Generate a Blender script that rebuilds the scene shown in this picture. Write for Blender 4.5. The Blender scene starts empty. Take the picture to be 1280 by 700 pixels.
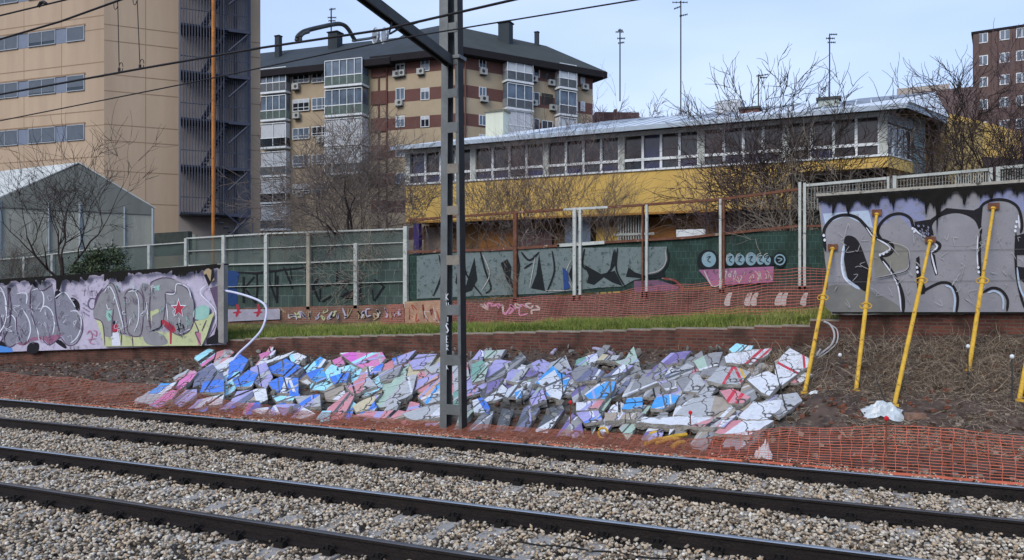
import bpy, bmesh, math, random
import numpy as np
from mathutils import Vector, noise, Matrix
R = math.radians
random.seed(7); rng = np.random.default_rng(5)
scene = bpy.context.scene
COL = scene.collection
# ------------------------------------------------------------ camera frame (world: x along the tracks, y away from them)
CAMH = 2.5; HY = 361.0; FPX = 1000.0
FW = (-0.4077, 0.9131); RT = (0.9131, 0.4077)
def ray(px, py):
    a = (px-640.0)/FPX; b = (HY-py)/FPX
    return (a*RT[0]+FW[0], a*RT[1]+FW[1], b)
def W(px, py, t):
    r = ray(px, py); return Vector((t*r[0], t*r[1], CAMH+t*r[2]))
def onv(px, py, v):
    r = ray(px, py); return W(px, py, v/r[1])
def onplane(px, py, p0, n):
    r = Vector(ray(px, py)); o = Vector((0, 0, CAMH))
    return o + r*((p0-o).dot(n)/r.dot(n))
def camxy(X, Z):            # plan position from right/forward metres
    return (X*RT[0]+Z*FW[0], X*RT[1]+Z*FW[1])
def proj(p):
    X = p[0]*RT[0]+p[1]*RT[1]; Z = p[0]*FW[0]+p[1]*FW[1]
    return 640+FPX*X/Z, HY-FPX*(p[2]-CAMH)/Z, Z
# ------------------------------------------------------------ terrain
def interp(x, pts):
    if x <= pts[0][0]: return pts[0][1]
    for (a, b), (c, d) in zip(pts, pts[1:]):
        if x <= c: return b+(d-b)*(x-a)/(c-a)
    return pts[-1][1]
TOPB = [(-45,-.4),(-29,.2),(-18.6,.85),(-17,1.0),(-8.3,1.38),(-1.2,1.68),(-.6,1.95),(3,2.03),(12,2.1)]   # top of brick wall
TOPF = [(-45,.5),(-22,1.2),(-10,1.45),(-1.75,2.0),(12,2.3)]                          # ground at the fence
VB = 18.95
def g_smooth(u, v):
    tb = interp(u, TOPB)
    if v < 12.5: return -.235
    if v < 14.1: return -.235 + .03*(v-12.5)/1.6
    foot = -.2
    wb = tb-.5
    if v < VB:
        s = (v-14.1)/(VB-14.1)
        return foot + (wb-foot)*(s**1.0)
    if v < VB+.28: return wb
    if v < 23.6:
        s = (v-VB-.28)/(23.6-VB-.28)
        a = tb-.03; b = interp(u, TOPF)
        return a+(b-a)*s
    return interp(max(-45, min(12, u)), TOPF)
def ground_z(u, v):
    z = g_smooth(u, v)
    if 14 < v < VB:
        w = min(1, (v-14)/1.0)
        if -18.2 < u < -1.2 and v < 18.5: w *= .25; z -= .04
        z += w*(.10*noise.noise((u*.7, v*.7, 1.3)) + .06*noise.noise((u*2.1, v*2.1, 4)) + .035*noise.noise((u*6, v*6, 9)))
    elif 12.7 < v <= 14: z += .04*noise.noise((u*3, v*3, 3)) + .025*noise.noise((u*9, v*9, 3))
    elif VB+.3 < v < 24: z += .04*noise.noise((u*1.5, v*1.5, 7))
    return z
def hit(px, py, lift=0.0, smooth=False):
    r = ray(px, py); t = 8.0; f = g_smooth if smooth else ground_z
    while t < 60:
        x, y, z = t*r[0], t*r[1], CAMH+t*r[2]
        if y > 12.6 and z <= f(x, y)+lift: break
        t += .02
    return Vector((x, y, z))
# ------------------------------------------------------------ materials
def lin(h):
    h = h.lstrip('#'); out = []
    for i in (0, 2, 4):
        c = int(h[i:i+2], 16)/255
        out.append(c/12.92 if c <= .04045 else ((c+.055)/1.055)**2.4)
    return out+[1]
MATS = {}
def mat(name, col, rough=.8, var=.25, scale=3.0, metal=0.0, bump=0.0, bscale=None, wear=None, wear_amt=.3, wscale=5, spec=.3, streak=False):
    if name in MATS: return MATS[name]
    m = bpy.data.materials.new(name); m.use_nodes = True; nt = m.node_tree; N = nt.nodes; L = nt.links
    bs = N['Principled BSDF']; bs.inputs['Roughness'].default_value = rough; bs.inputs['Metallic'].default_value = metal
    bs.inputs['Specular IOR Level'].default_value = spec
    c = lin(col) if isinstance(col, str) else list(col)+[1]
    tc = N.new('ShaderNodeTexCoord'); mp = N.new('ShaderNodeMapping'); L.new(tc.outputs['Object'], mp.inputs['Vector'])
    if streak: mp.inputs['Scale'].default_value = (1, 1, .12)
    n1 = N.new('ShaderNodeTexNoise'); n1.inputs['Scale'].default_value = scale; n1.inputs['Detail'].default_value = 7; n1.inputs['Roughness'].default_value = .65
    L.new(mp.outputs[0], n1.inputs['Vector'])
    rp = N.new('ShaderNodeValToRGB'); e = rp.color_ramp.elements
    e[0].position = .32; e[1].position = .68
    e[0].color = [x*(1-var) for x in c[:3]]+[1]; e[1].color = [min(1, x*(1+var*.7)) for x in c[:3]]+[1]
    L.new(n1.outputs['Fac'], rp.inputs['Fac']); out = rp.outputs['Color']
    if wear:
        n2 = N.new('ShaderNodeTexNoise'); n2.inputs['Scale'].default_value = wscale; n2.inputs['Detail'].default_value = 9; n2.inputs['Roughness'].default_value = .75
        L.new(mp.outputs[0], n2.inputs['Vector'])
        r2 = N.new('ShaderNodeValToRGB'); q = r2.color_ramp.elements
        p = .5+.22*(.5-wear_amt); q[0].position = p; q[1].position = p+.07; q[0].color = (0,0,0,1); q[1].color = (1,1,1,1)
        L.new(n2.outputs['Fac'], r2.inputs['Fac'])
        mx = N.new('ShaderNodeMix'); mx.data_type = 'RGBA'; L.new(r2.outputs['Color'], mx.inputs[0])
        L.new(out, mx.inputs[6]); mx.inputs[7].default_value = lin(wear); out = mx.outputs[2]
    L.new(out, bs.inputs['Base Color'])
    if bump:
        n3 = N.new('ShaderNodeTexNoise'); n3.inputs['Scale'].default_value = bscale or scale*6; n3.inputs['Detail'].default_value = 8
        L.new(tc.outputs['Object'], n3.inputs['Vector'])
        b = N.new('ShaderNodeBump'); b.inputs['Strength'].default_value = bump; b.inputs['Distance'].default_value = .03
        L.new(n3.outputs['Fac'], b.inputs['Height']); L.new(b.outputs[0], bs.inputs['Normal'])
    MATS[name] = m; return m
def brickmat(name, c1, c2, mortar, bw=.25, bh=.075, msize=.012, rough=.9, dirt='#2c2019', dirt_amt=.4):
    m = mat(name, c1, rough, bump=.5, scale=4, bscale=40); nt = m.node_tree; N = nt.nodes; L = nt.links; bs = N['Principled BSDF']
    tc = N.new('ShaderNodeTexCoord'); sp = N.new('ShaderNodeSeparateXYZ'); cb = N.new('ShaderNodeCombineXYZ')
    L.new(tc.outputs['Object'], sp.inputs[0]); ad = N.new('ShaderNodeMath'); ad.operation = 'ADD'
    L.new(sp.outputs[0], ad.inputs[0]); L.new(sp.outputs[1], ad.inputs[1]); L.new(ad.outputs[0], cb.inputs[0]); L.new(sp.outputs[2], cb.inputs[1])
    bt = N.new('ShaderNodeTexBrick'); bt.inputs['Color1'].default_value = lin(c1); bt.inputs['Color2'].default_value = lin(c2); bt.inputs['Mortar'].default_value = lin(mortar)
    bt.inputs['Scale'].default_value = 1; bt.inputs['Brick Width'].default_value = bw; bt.inputs['Row Height'].default_value = bh; bt.inputs['Mortar Size'].default_value = msize
    bt.inputs['Bias'].default_value = -.1
    L.new(cb.outputs[0], bt.inputs['Vector'])
    n2 = N.new('ShaderNodeTexNoise'); n2.inputs['Scale'].default_value = 2.2; n2.inputs['Detail'].default_value = 9; L.new(tc.outputs['Object'], n2.inputs['Vector'])
    r2 = N.new('ShaderNodeValToRGB'); r2.color_ramp.elements[0].position = .5-.1*dirt_amt; r2.color_ramp.elements[1].position = .72; L.new(n2.outputs['Fac'], r2.inputs['Fac'])
    mx = N.new('ShaderNodeMix'); mx.data_type = 'RGBA'; L.new(r2.outputs['Color'], mx.inputs[0]); L.new(bt.outputs['Color'], mx.inputs[6]); mx.inputs[7].default_value = lin(dirt)
    L.new(mx.outputs[2], bs.inputs['Base Color']); return m
def glass(name, col, rough=.08):
    m = mat(name, col, rough, var=.5, scale=.6, spec=.6); return m
# ------------------------------------------------------------ mesh builder
class MB:
    def __init__(s): s.v = []; s.f = []; s.m = []; s.mats = []
    def mi(s, m):
        if m not in s.mats: s.mats.append(m)
        return s.mats.index(m)
    def poly(s, pts, m):
        b = len(s.v); s.v += [tuple(p) for p in pts]; s.f.append(tuple(range(b, b+len(pts)))); s.m.append(s.mi(m))
    def hexa(s, p, m):      # 8 points: bottom 4, top 4
        b = len(s.v); s.v += [tuple(q) for q in p]; k = s.mi(m)
        for f in ((3,2,1,0),(4,5,6,7),(0,1,5,4),(1,2,6,5),(2,3,7,6),(3,0,4,7)):
            s.f.append(tuple(b+i for i in f)); s.m.append(k)
    def box(s, x0, x1, y0, y1, z0, z1, m):
        s.hexa([(x0,y0,z0),(x1,y0,z0),(x1,y1,z0),(x0,y1,z0),(x0,y0,z1),(x1,y0,z1),(x1,y1,z1),(x0,y1,z1)], m)
    def tube(s, pts, r, m, n=6, cap=True):
        pts = [Vector(p) for p in pts]; b = len(s.v); k = s.mi(m); rs = r if isinstance(r, (list, tuple)) else [r]*len(pts)
        up = Vector((0, 0, 1))
        for i, p in enumerate(pts):
            d = (pts[min(i+1, len(pts)-1)]-pts[max(i-1, 0)])
            if d.length < 1e-9: d = Vector((0, 0, 1))
            d.normalize(); a = d.cross(up if abs(d.z) < .95 else Vector((1, 0, 0))).normalized(); c = d.cross(a)
            for j in range(n):
                an = 2*math.pi*j/n; s.v.append(tuple(p+(a*math.cos(an)+c*math.sin(an))*rs[i]))
        for i in range(len(pts)-1):
            for j in range(n):
                s.f.append((b+i*n+j, b+i*n+(j+1) % n, b+(i+1)*n+(j+1) % n, b+(i+1)*n+j)); s.m.append(k)
        if cap:
            s.f.append(tuple(b+j for j in range(n))); s.m.append(k); e = b+(len(pts)-1)*n
            s.f.append(tuple(e+j for j in reversed(range(n)))); s.m.append(k)
    def prism(s, pts, z0, z1, m):
        n = len(pts); b = len(s.v); k = s.mi(m)
        s.v += [(p[0], p[1], z0) for p in pts]+[(p[0], p[1], z1) for p in pts]
        s.f.append(tuple(range(b, b+n))); s.f.append(tuple(range(b+n, b+2*n))); s.m += [k, k]
        for i in range(n): s.f.append((b+i, b+(i+1) % n, b+n+(i+1) % n, b+n+i)); s.m.append(k)
    def build(s, name, parent=None, smooth=False, loc=None, **kw):
        me = bpy.data.meshes.new(name)
        if loc is not None: V = [(a-loc[0], b-loc[1], c-loc[2]) for a, b, c in s.v]
        else: V = s.v
        me.from_pydata(V, [], s.f)
        for m in s.mats: me.materials.append(m)
        me.polygons.foreach_set('material_index', s.m)
        if smooth: me.polygons.foreach_set('use_smooth', [True]*len(s.f))
        me.update()
        bm = bmesh.new(); bm.from_mesh(me); bmesh.ops.recalc_face_normals(bm, faces=bm.faces); bm.to_mesh(me); bm.free()
        o = bpy.data.objects.new(name, me); COL.objects.link(o)
        if parent: o.parent = parent; 
        if loc is not None: o.location = Vector(loc) - (parent.location if parent else Vector((0, 0, 0)))
        elif parent: o.location = -parent.location
        tag(o, **kw); return o
def tag(o, label=None, cat=None, group=None, kind=None):
    if label: o['label'] = label
    if cat: o['category'] = cat
    if group: o['group'] = group
    if kind: o['kind'] = kind
    return o
def empty(name, loc, label, cat, group=None):
    o = bpy.data.objects.new(name, None); COL.objects.link(o); o.location = loc; o.empty_display_size = .3
    return tag(o, label, cat, group)
def copy_tree(o, parent=None):
    c = o.copy(); COL.objects.link(c); c.parent = parent
    for ch in list(o.children): copy_tree(ch, c)
    return c
def catmull(pts, k=5, closed=True):
    n = len(pts); out = []
    rngi = range(n) if closed else range(n-1)
    for i in rngi:
        g = (lambda j: pts[j % n]) if closed else (lambda j: pts[max(0, min(n-1, j))])
        p0, p1, p2, p3 = g(i-1), g(i), g(i+1), g(i+2)
        for q in range(k):
            t = q/k
            out.append(tuple(.5*((2*b)+(-a+c)*t+(2*a-5*b+4*c-d)*t*t+(-a+3*b-3*c+d)*t**3) for a, b, c, d in zip(p0, p1, p2, p3)))
    if not closed: out.append(tuple(pts[-1]))
    return out
class Paint:                 # layers of paint on a real plane; points are given where they stand in the photo
    def __init__(s, p0, n, lift=.0012, org=(0, 0), sc=1.0):
        s.p0 = Vector(p0); s.n = Vector(n).normalized(); s.mb = MB(); s.k = 1; s.lift = lift; s.org = org; s.sc = sc
        if (s.p0-Vector((0,0,CAMH))).dot(s.n) > 0: s.n = -s.n
    def P(s, q):
        return onplane(s.org[0]+q[0]/s.sc, s.org[1]+q[1]/s.sc, s.p0+s.n*(s.lift*s.k), s.n)
    def fill(s, c, pts, smooth=False, k=4):
        if smooth: pts = catmull(pts, k)
        s.mb.poly([s.P(p) for p in pts], c); s.k += 1
    def stroke(s, c, w, pts, smooth=True, closed=False, k=5):
        if smooth: pts = catmull(pts, k, closed)
        elif closed: pts = list(pts)
        n = len(pts); L = []; Rr = []
        for i, p in enumerate(pts):
            a = pts[(i-1) % n] if closed else pts[max(0, i-1)]; b = pts[(i+1) % n] if closed else pts[min(n-1, i+1)]
            dx, dy = b[0]-a[0], b[1]-a[1]; l = math.hypot(dx, dy) or 1
            ww = w*.5*(1 if closed else (.45+.55*min(1, i/2, (n-1-i)/2)))
            L.append((p[0]-dy/l*ww, p[1]+dx/l*ww)); Rr.append((p[0]+dy/l*ww, p[1]-dx/l*ww))
        for i in range(n if closed else n-1):
            j = (i+1) % n; s.mb.poly([s.P(L[i]), s.P(L[j]), s.P(Rr[j]), s.P(Rr[i])], c)
        s.k += 1
FONT = {'K':[[(0,0),(0,4)],[(2,0),(0,2),(2,4)]],'S':[[(2,.6),(1,0),(0,1),(2,3),(1,4),(0,3.4)]],'O':[[(1,0),(0,2),(1,4),(2,2),(1,0)]],
 'U':[[(0,0),(0,3),(1,4),(2,3),(2,0)]],'M':[[(0,4),(0,0),(1,2.4),(2,0),(2,4)]],'E':[[(2,0),(0,0),(0,4),(2,4)],[(0,2),(1.6,2)]],'N':[[(0,4),(0,0),(2,4),(2,0)]],
 'I':[[(1,0),(1,4)]],'T':[[(0,0),(2,0)],[(1,0),(1,4)]],'A':[[(0,4),(1,0),(2,4)],[(.4,2.6),(1.6,2.6)]],'W':[[(0,0),(.5,4),(1,1.5),(1.5,4),(2,0)]],'B':[[(0,0),(0,4),(1.8,3.2),(0,2),(1.6,.9),(0,0)]],
 'H':[[(0,0),(0,4)],[(2,0),(2,4)],[(0,2),(2,2)]],'R':[[(0,4),(0,0),(2,1),(0,2),(2,4)]],'D':[[(0,0),(0,4),(2,2.6),(2,1.2),(0,0)]],'4':[[(1.6,4),(1.6,0),(0,2.6),(2,2.6)]],'0':[[(1,0),(0,2),(1,4),(2,2),(1,0)]],'7':[[(0,0),(2,0),(.7,4)]]}
def write(pt, c, w, txt, x, y, h, dx, dy=0, slant=0, hx=None):
    hx = hx or h
    for i, ch in enumerate(txt):
        for st in FONT.get(ch, []):
            pt.stroke(c, w, [(x+i*dx+p[0]*hx/4*.8-p[1]*slant, y+i*dy+p[1]*h/4) for p in st], smooth=False)
EXPO = 0.84
# ------------------------------------------------------------ shared materials
concrete = mat('concrete', '#8d8a85', .9, .22, 2.5, bump=.5, bscale=22)
raw = mat('broken_concrete', '#98938b', .95, .35, 7, bump=1, bscale=30)
steel_dark = mat('weathered_steel', '#3f4140', .6, .3, 4, metal=.3)
mastm = mat('galvanised_mast', '#6c6f6e', .55, .22, 3, metal=.35, wear='#5f5a55', wear_amt=.05)
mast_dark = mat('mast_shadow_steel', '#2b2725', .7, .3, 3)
mast_beige = mat('mast_batten', '#827b70', .7, .25, 5)
whitep = mat('white_paint', '#d9dcdc', .5, .12, 3)
whitef = mat('weathered_white_post', '#b4b7b0', .7, .2, 3, wear='#6d6258', wear_amt=.22, wscale=9)
rust = mat('rusty_steel', '#6a4535', .85, .35, 8, wear='#a99a8c', wear_amt=.1)
yellowp = mat('yellow_prop_paint', '#cda236', .6, .2, 6, wear='#7a5a2a', wear_amt=.25, wscale=9)
# ------------------------------------------------------------ the ground: one sheet
def vals(segs):
    out = []
    for a, b, st in segs:
        n = max(1, int(round((b-a)/st))); out += [a+(b-a)*i/n for i in range(n)]
    out.append(segs[-1][1]); return out
US = vals([(-900,-200,100),(-200,-60,20),(-60,-34,2),(-34,7,.13),(7,20,1),(20,200,30),(200,900,100)])
VS = vals([(-300,0,50),(0,4,1),(4,12.5,.5),(12.5,VB-.02,.11),(VB-.02,VB+.26,.14),(VB+.26,24,.2),(24,40,2),(40,120,10),(120,1500,150)])
gm_rub = mat('rubble_dust', '#5f5a52', .95, .45, 4, bump=1, bscale=18, wear='#3e3630', wear_amt=.4, wscale=4)
gm_ballast = mat('ballast_bed', '#4b443b', .95, .4, 9, bump=1, bscale=20)
gm_dirt = mat('orange_dirt', '#4f3e34', .95, .45, 3.5, bump=1, bscale=14, wear='#37291f', wear_amt=.35, wscale=3)
gm_soil = mat('dark_bank_soil', '#4e4038', .95, .5, 3, bump=1, bscale=12, wear='#695c4e', wear_amt=.3, wscale=7)
gm_turf = mat('turf_soil', '#5d6033', .95, .45, 2.5, bump=.6, bscale=20, wear='#6f6541', wear_amt=.25, wscale=2.5)
gm_yard = mat('yard_earth', '#4e4a42', .95, .3, .5)
gm = MB(); idx = {}
for j, v in enumerate(VS):
    for i, u in enumerate(US):
        gm.v.append((u, v, ground_z(u, v) if v > 0 else -.235))
nu = len(US)
mis = {k: gm.mi(k) for k in (gm_ballast, gm_rub, gm_dirt, gm_soil, gm_turf, gm_yard)}
for j in range(len(VS)-1):
    for i in range(nu-1):
        u = (US[i]+US[i+1])/2; v = (VS[j]+VS[j+1])/2
        w = .35*noise.noise((u*1.2, v*1.2, 8))
        if v < 12.9+w*.8: k = gm_ballast
        elif v < 14.5+w*2: k = gm_dirt
        elif v < 18.3+w and -18.5+(v-14)*.4+w < u < -1.3+w: k = gm_rub
        elif v < VB+.1: k = gm_soil
        elif v < 23.9: k = gm_turf
        else: k = gm_yard
        gm.f.append((j*nu+i, j*nu+i+1, (j+1)*nu+i+1, (j+1)*nu+i)); gm.m.append(mis[k])
gm.build('ground', smooth=True, kind='structure')
# ------------------------------------------------------------ ballast stones (nobody could count them)
def ballast():
    m = bpy.data.materials.new('ballast_stone'); m.use_nodes = True; nt = m.node_tree; N = nt.nodes; L = nt.links; bs = N['Principled BSDF']
    bs.inputs['Roughness'].default_value = .9; bs.inputs['Specular IOR Level'].default_value = .2
    at = N.new('ShaderNodeAttribute'); at.attribute_name = 'tone'; rp = N.new('ShaderNodeValToRGB')
    e = rp.color_ramp.elements; e[0].position = 0; e[0].color = lin('#5b5146'); e[1].position = 1; e[1].color = lin('#eee6d6')
    for p, c in ((.15,'#7d7060'),(.4,'#c2b5a2'),(.6,'#b89f80'),(.75,'#d6cab6'),(.88,'#a39f97')):
        q = rp.color_ramp.elements.new(p); q.color = lin(c)
    L.new(at.outputs['Fac'], rp.inputs['Fac'])
    tc = N.new('ShaderNodeTexCoord'); nz = N.new('ShaderNodeTexNoise'); nz.inputs['Scale'].default_value = 40; nz.inputs['Detail'].default_value = 4
    L.new(tc.outputs['Object'], nz.inputs['Vector']); mx = N.new('ShaderNodeMix'); mx.data_type = 'RGBA'; mx.blend_type = 'MULTIPLY'; mx.inputs[0].default_value = .7
    r3 = N.new('ShaderNodeValToRGB'); r3.color_ramp.elements[0].position = .3; r3.color_ramp.elements[0].color = (.66,.63,.59,1); r3.color_ramp.elements[1].position = .6
    L.new(nz.outputs['Fac'], r3.inputs['Fac']); L.new(rp.outputs['Color'], mx.inputs[6]); L.new(r3.outputs['Color'], mx.inputs[7]); L.new(mx.outputs[2], bs.inputs['Base Color'])
    bm = bmesh.new(); bmesh.ops.create_icosphere(bm, subdivisions=1, radius=1); base = np.array([v.co[:] for v in bm.verts]); F = np.array([[v.index for v in f.verts] for f in bm.faces]); bm.free()
    K = 14; var = []
    for k in range(K):
        p = base*(1+rng.normal(0, .17, (len(base), 1)))*rng.uniform(.55, 1.35, 3)
        for _ in range(8):          # crushed stone: flat cut faces
            d = rng.normal(size=3); d /= np.linalg.norm(d); h = rng.uniform(.32, .6); q = p@d; p = p-np.outer(np.maximum(0, q-h), d)
        var.append(p)
    var = np.array(var)
    pts = []
    def add(n, u0, u1, v0, v1, zlo, zhi, s0, s1):
        u = rng.uniform(u0, u1, n); v = rng.uniform(v0, v1, n)
        X = u*RT[0]+v*RT[1]; Z = u*FW[0]+v*FW[1]; px = 640+FPX*X/np.maximum(Z, .1); py = HY+FPX*2.7/np.maximum(Z, .1)
        k = (Z > 3) & (px > -90) & (px < 1370) & (py < 780)
        # keep clear of the rails
        for r in RAILS: k &= np.abs(v-r) > .085
        u, v = u[k], v[k]; s = rng.uniform(s0, s1, len(u)); z = rng.uniform(zlo, zhi, len(u))
        pts.append(np.stack([u, v, z, s], 1))
    add(125000, -32, 6, 4.6, 12.75, -.225, -.18, .02, .045)
    add(100000, -32, 6, 4.6, 12.6, -.185, -.15, .018, .042)
    add(9000, -32, 6, 12.5, 13.3, -.23, -.20, .015, .03)
    A = np.concatenate(pts); n = len(A)
    # slight troughs over the sleepers, heaps elsewhere
    A[:, 2] += .014*np.sin(A[:, 0]*2*np.pi/.6)+.012*np.sin(A[:, 0]*1.7+A[:, 1]*3.1)+.01*np.sin(A[:, 1]*7.3+A[:, 0]*.9)
    q = rng.normal(size=(n, 4)); q /= np.linalg.norm(q, axis=1)[:, None]; w, x, y, z = q.T
    M = np.stack([1-2*(y*y+z*z),2*(x*y-z*w),2*(x*z+y*w),2*(x*y+z*w),1-2*(x*x+z*z),2*(y*z-x*w),2*(x*z-y*w),2*(y*z+x*w),1-2*(x*x+y*y)], 1).reshape(n, 3, 3)
    P = var[rng.integers(0, K, n)]; P = np.einsum('nij,nkj->nki', M, P)*A[:, 3][:, None, None]; P[:, :, 2] *= .8; P += A[:, None, :3]
    nv = P.shape[1]; V = P.reshape(-1, 3); FF = (F[None]+(np.arange(n)*nv)[:, None, None]).reshape(-1, 3)
    me = bpy.data.meshes.new('ballast_stones'); me.vertices.add(len(V)); me.vertices.foreach_set('co', V.astype(np.float32).ravel())
    me.loops.add(FF.size); me.loops.foreach_set('vertex_index', FF.astype(np.int32).ravel()); me.polygons.add(len(FF))
    me.polygons.foreach_set('loop_start', np.arange(0, FF.size, 3, dtype=np.int32)); me.polygons.foreach_set('loop_total', np.full(len(FF), 3, np.int32))
    me.update(calc_edges=True); at = me.attributes.new('tone', 'FLOAT', 'POINT'); at.data.foreach_set('value', np.repeat(rng.uniform(0, 1, n)*np.clip(.35+np.abs(A[:, 1][:, None]-np.array(RAILS)[None]).min(1)*2.2, .35, 1), nv).astype(np.float32))
    me.materials.append(m); o = bpy.data.objects.new('ballast_stones', me); COL.objects.link(o)
    tag(o, 'grey and beige crushed stone ballast between and beside the rails', 'ballast', kind='stuff'); print('stones', n)
RAILS = (11.85, 10.15, 8.30, 6.74)
ballast()
# ------------------------------------------------------------ the two tracks
rail_side = mat('rail_side', '#1d1613', .75, .4, 5, bump=.4, bscale=30); rail_top = mat('polished_rail_head', '#b5b9bc', .38, .1, 2, metal=1.0, spec=.5)
rail_worn = mat('worn_rail_head', '#6f6c6b', .35, .2, 3, metal=.9)
sleeper_m = mat('concrete_sleeper', '#96918a', .9, .25, 5, bump=.4); clip_m = mat('clip_iron', '#17120f', .8, .4, 12)
def track(v_near, v_far, label, worn):
    root = empty('railway_track', (-7, (v_near+v_far)/2, -.23), label, 'railway track', 'parallel railway tracks')
    for v, top in ((v_near, worn[0]), (v_far, worn[1])):
        prof = [(-.075,-.165),(.075,-.165),(.075,-.152),(.012,-.135),(.010,-.045),(.036,-.035),(.036,-.008),(.026,0),(-.026,0),(-.036,-.008),(-.036,-.035),(-.010,-.045),(-.012,-.135),(-.075,-.152)]
        mb = MB(); xs = [-160,-60,-30]+[-30+i*2 for i in range(1, 19)]+[30]; n = len(prof); b = 0
        for x in xs: mb.v += [(x, v+p[0], p[1]) for p in prof]
        ks = mb.mi(rail_side); kt = mb.mi(top)
        for i in range(len(xs)-1):
            for j in range(n):
                mb.f.append((i*n+j, i*n+(j+1) % n, (i+1)*n+(j+1) % n, (i+1)*n+j)); mb.m.append(kt if j in (6, 7, 8) else ks)
        mb.build('rail', root)
    sm = MB(); c = (v_near+v_far)/2
    sm.hexa([(-.14,c-1.3,-.34),(.14,c-1.3,-.34),(.14,c+1.3,-.34),(-.14,c+1.3,-.34),(-.11,c-1.27,-.19),(.11,c-1.27,-.19),(.11,c+1.27,-.19),(-.11,c+1.27,-.19)], sleeper_m)
    cms = []
    for v in (v_near, v_far):
        for sd in (-1, 1):
            cm = MB(); y = v+sd*.12
            cm.box(-.06,.06,y-.035,y+.035,-.19,-.135,clip_m)
            cm.tube([(-.05,y+sd*.02,-.13),(-.055,y-sd*.05,-.11),(0,y-sd*.055,-.10),(.055,y-sd*.05,-.11),(.05,y+sd*.02,-.13)], .012, clip_m, 5)
            cm.tube([(0,y,-.14),(0,y,-.085)], .02, clip_m, 6)
            cms.append(cm)
    first = None
    for i in range(66):
        x = -30.2+i*.6
        if first is None:
            s = sm.build('sleeper', root); first = s
        else:
            s = first.copy(); COL.objects.link(s); s.parent = root
        s.location = (x+7, -(v_near+v_far)/2, .23)
        if -14 < x < 5:
            for k in range(4):
                if isinstance(cms[k], MB): o = cms[k].build('rail_clip', s); cms[k] = o
                else: o = cms[k].copy(); COL.objects.link(o); o.parent = s
                o.location = (0, 0, 0)
track(RAILS[1], RAILS[0], 'far railway track running past the foot of the painted rubble', (rail_worn, rail_top))
track(RAILS[3], RAILS[2], 'near railway track nearest the viewer with grey ballast around it', (rail_worn, rail_top))
# thin cables lying on the ballast
cab = mat('black_cable', '#191614', .7)
for pts, lab in (([(540,562),(640,578),(760,598),(900,612),(1060,628),(1280,652)], 'thin black cable lying on the ballast between the rails of the far track'),
                 ([(650,678),(760,690),(900,708)], 'thin black cable lying on the ballast between the rails of the near track')):
    mb = MB(); P = []
    for x, y in catmull(pts, 6, False):
        r = ray(x, y); t = (CAMH+.15)/(-r[2]); P.append(Vector((t*r[0], t*r[1], -.15+.01*math.sin(x*.1))))
    mb.tube(P, .011, cab, 5); mb.build('ground_cable', label=lab, cat='cable')
# ------------------------------------------------------------ brick retaining wall
brick = brickmat('retaining_brick', '#6d3f33', '#4c2e28', '#5b4f45', dirt='#35271f', dirt_amt=.35)
dirtcap = mat('mortar_cap', '#8b7f70', .95, .3, 6)
mb = MB(); us = [-45]+[-33+i*.6 for i in range(0, 64)]
k = mb.mi(brick)
for a, b in zip(us, us[1:]):
    za, zb = interp(a, TOPB), interp(b, TOPB); z = (za+zb)/2
    jz = .04*noise.noise((a*.7, 3, 1)) if -18 < a < -1.3 else 0
    z = z+jz*.6+.02*noise.noise((a*2.3, 8, 1)) if -18 < a < -1.3 else z
    mb.hexa([(a,VB,z-.75),(b,VB,z-.75),(b,VB+.24,z-.75),(a,VB+.24,z-.75),(a,VB,z-.03),(b,VB,z-.03),(b,VB+.24,z-.03),(a,VB+.24,z-.03)], brick)
    if -18.4 < a < -.8: mb.hexa([(a,VB+.01,z-.03),(b,VB+.01,z-.03),(b,VB+.23,z-.03),(a,VB+.23,z-.03),(a,VB+.01,z+.0),(b,VB+.01,z+.0),(b,VB+.23,z+.01),(a,VB+.23,z+.01)], dirtcap)
mb.build('retaining_wall', label='low dark red brick retaining wall along the top of the bank', cat='brick wall')
# ------------------------------------------------------------ standing graffiti walls
def C(name, h, wear=.14, wc='#807c78'): return mat('paint_'+name, h, .75, .12, 2.2, wear=wc, wear_amt=wear, wscale=6, bump=.15, bscale=30)
lilac = C('lilac', '#b5aec0', .25, '#8a8298'); silver = C('silver', '#80808c', .12, '#6a6a74'); silver2 = C('grey_silver', '#87868a', .15, '#6f6e70'); blk = C('black', '#141318', .03, '#2b2b2e'); nvy = C('navy', '#1d2238', .05, '#2b2b2e')
wht = C('white', '#d2d5df', .08, '#a9a8ad'); purp = C('purple_line', '#5b4a60', .05); pink = C('pink', '#b8768f', .15); mauve = C('mauve', '#8f6078', .1); lime = C('lime', '#b7bd8f', .15); red = C('red', '#a63345', .05); mint = C('mint', '#8fb9ae', .1)
blu = C('blue', '#4a86cf', .1); bluelil = C('blue_lilac', '#8287a6', .4, '#77767c'); paleblue = C('pale_blue', '#a9b7c9', .1); tan = C('tan', '#a08d6c', .2)
moss = mat('black_moss', '#15130f', .95, .5, 6)
def wall_slab(x0, x1, v, ytop, ybot, th, name, label):
    # four corners where they stand; top and bottom follow the wall's own slope
    A = onv(x0, ybot[0], v); B = onv(x1, ybot[1], v); Ct = onv(x1, ytop[1], v); D = onv(x0, ytop[0], v)
    m = MB(); f = Vector((0, th, 0))
    n = 10
    for i in range(n):
        a = i/n; b = (i+1)/n; g = .006
        p = A.lerp(B, a)+Vector((g/2,0,0)); q = A.lerp(B, b)-Vector((g/2,0,0)); r = D.lerp(Ct, b)-Vector((g/2,0,0)); s = D.lerp(Ct, a)+Vector((g/2,0,0))
        m.hexa([p, q, q+f, p+f, s, r, r+f, s+f], concrete)
    return m, A, B, Ct, D
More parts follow.
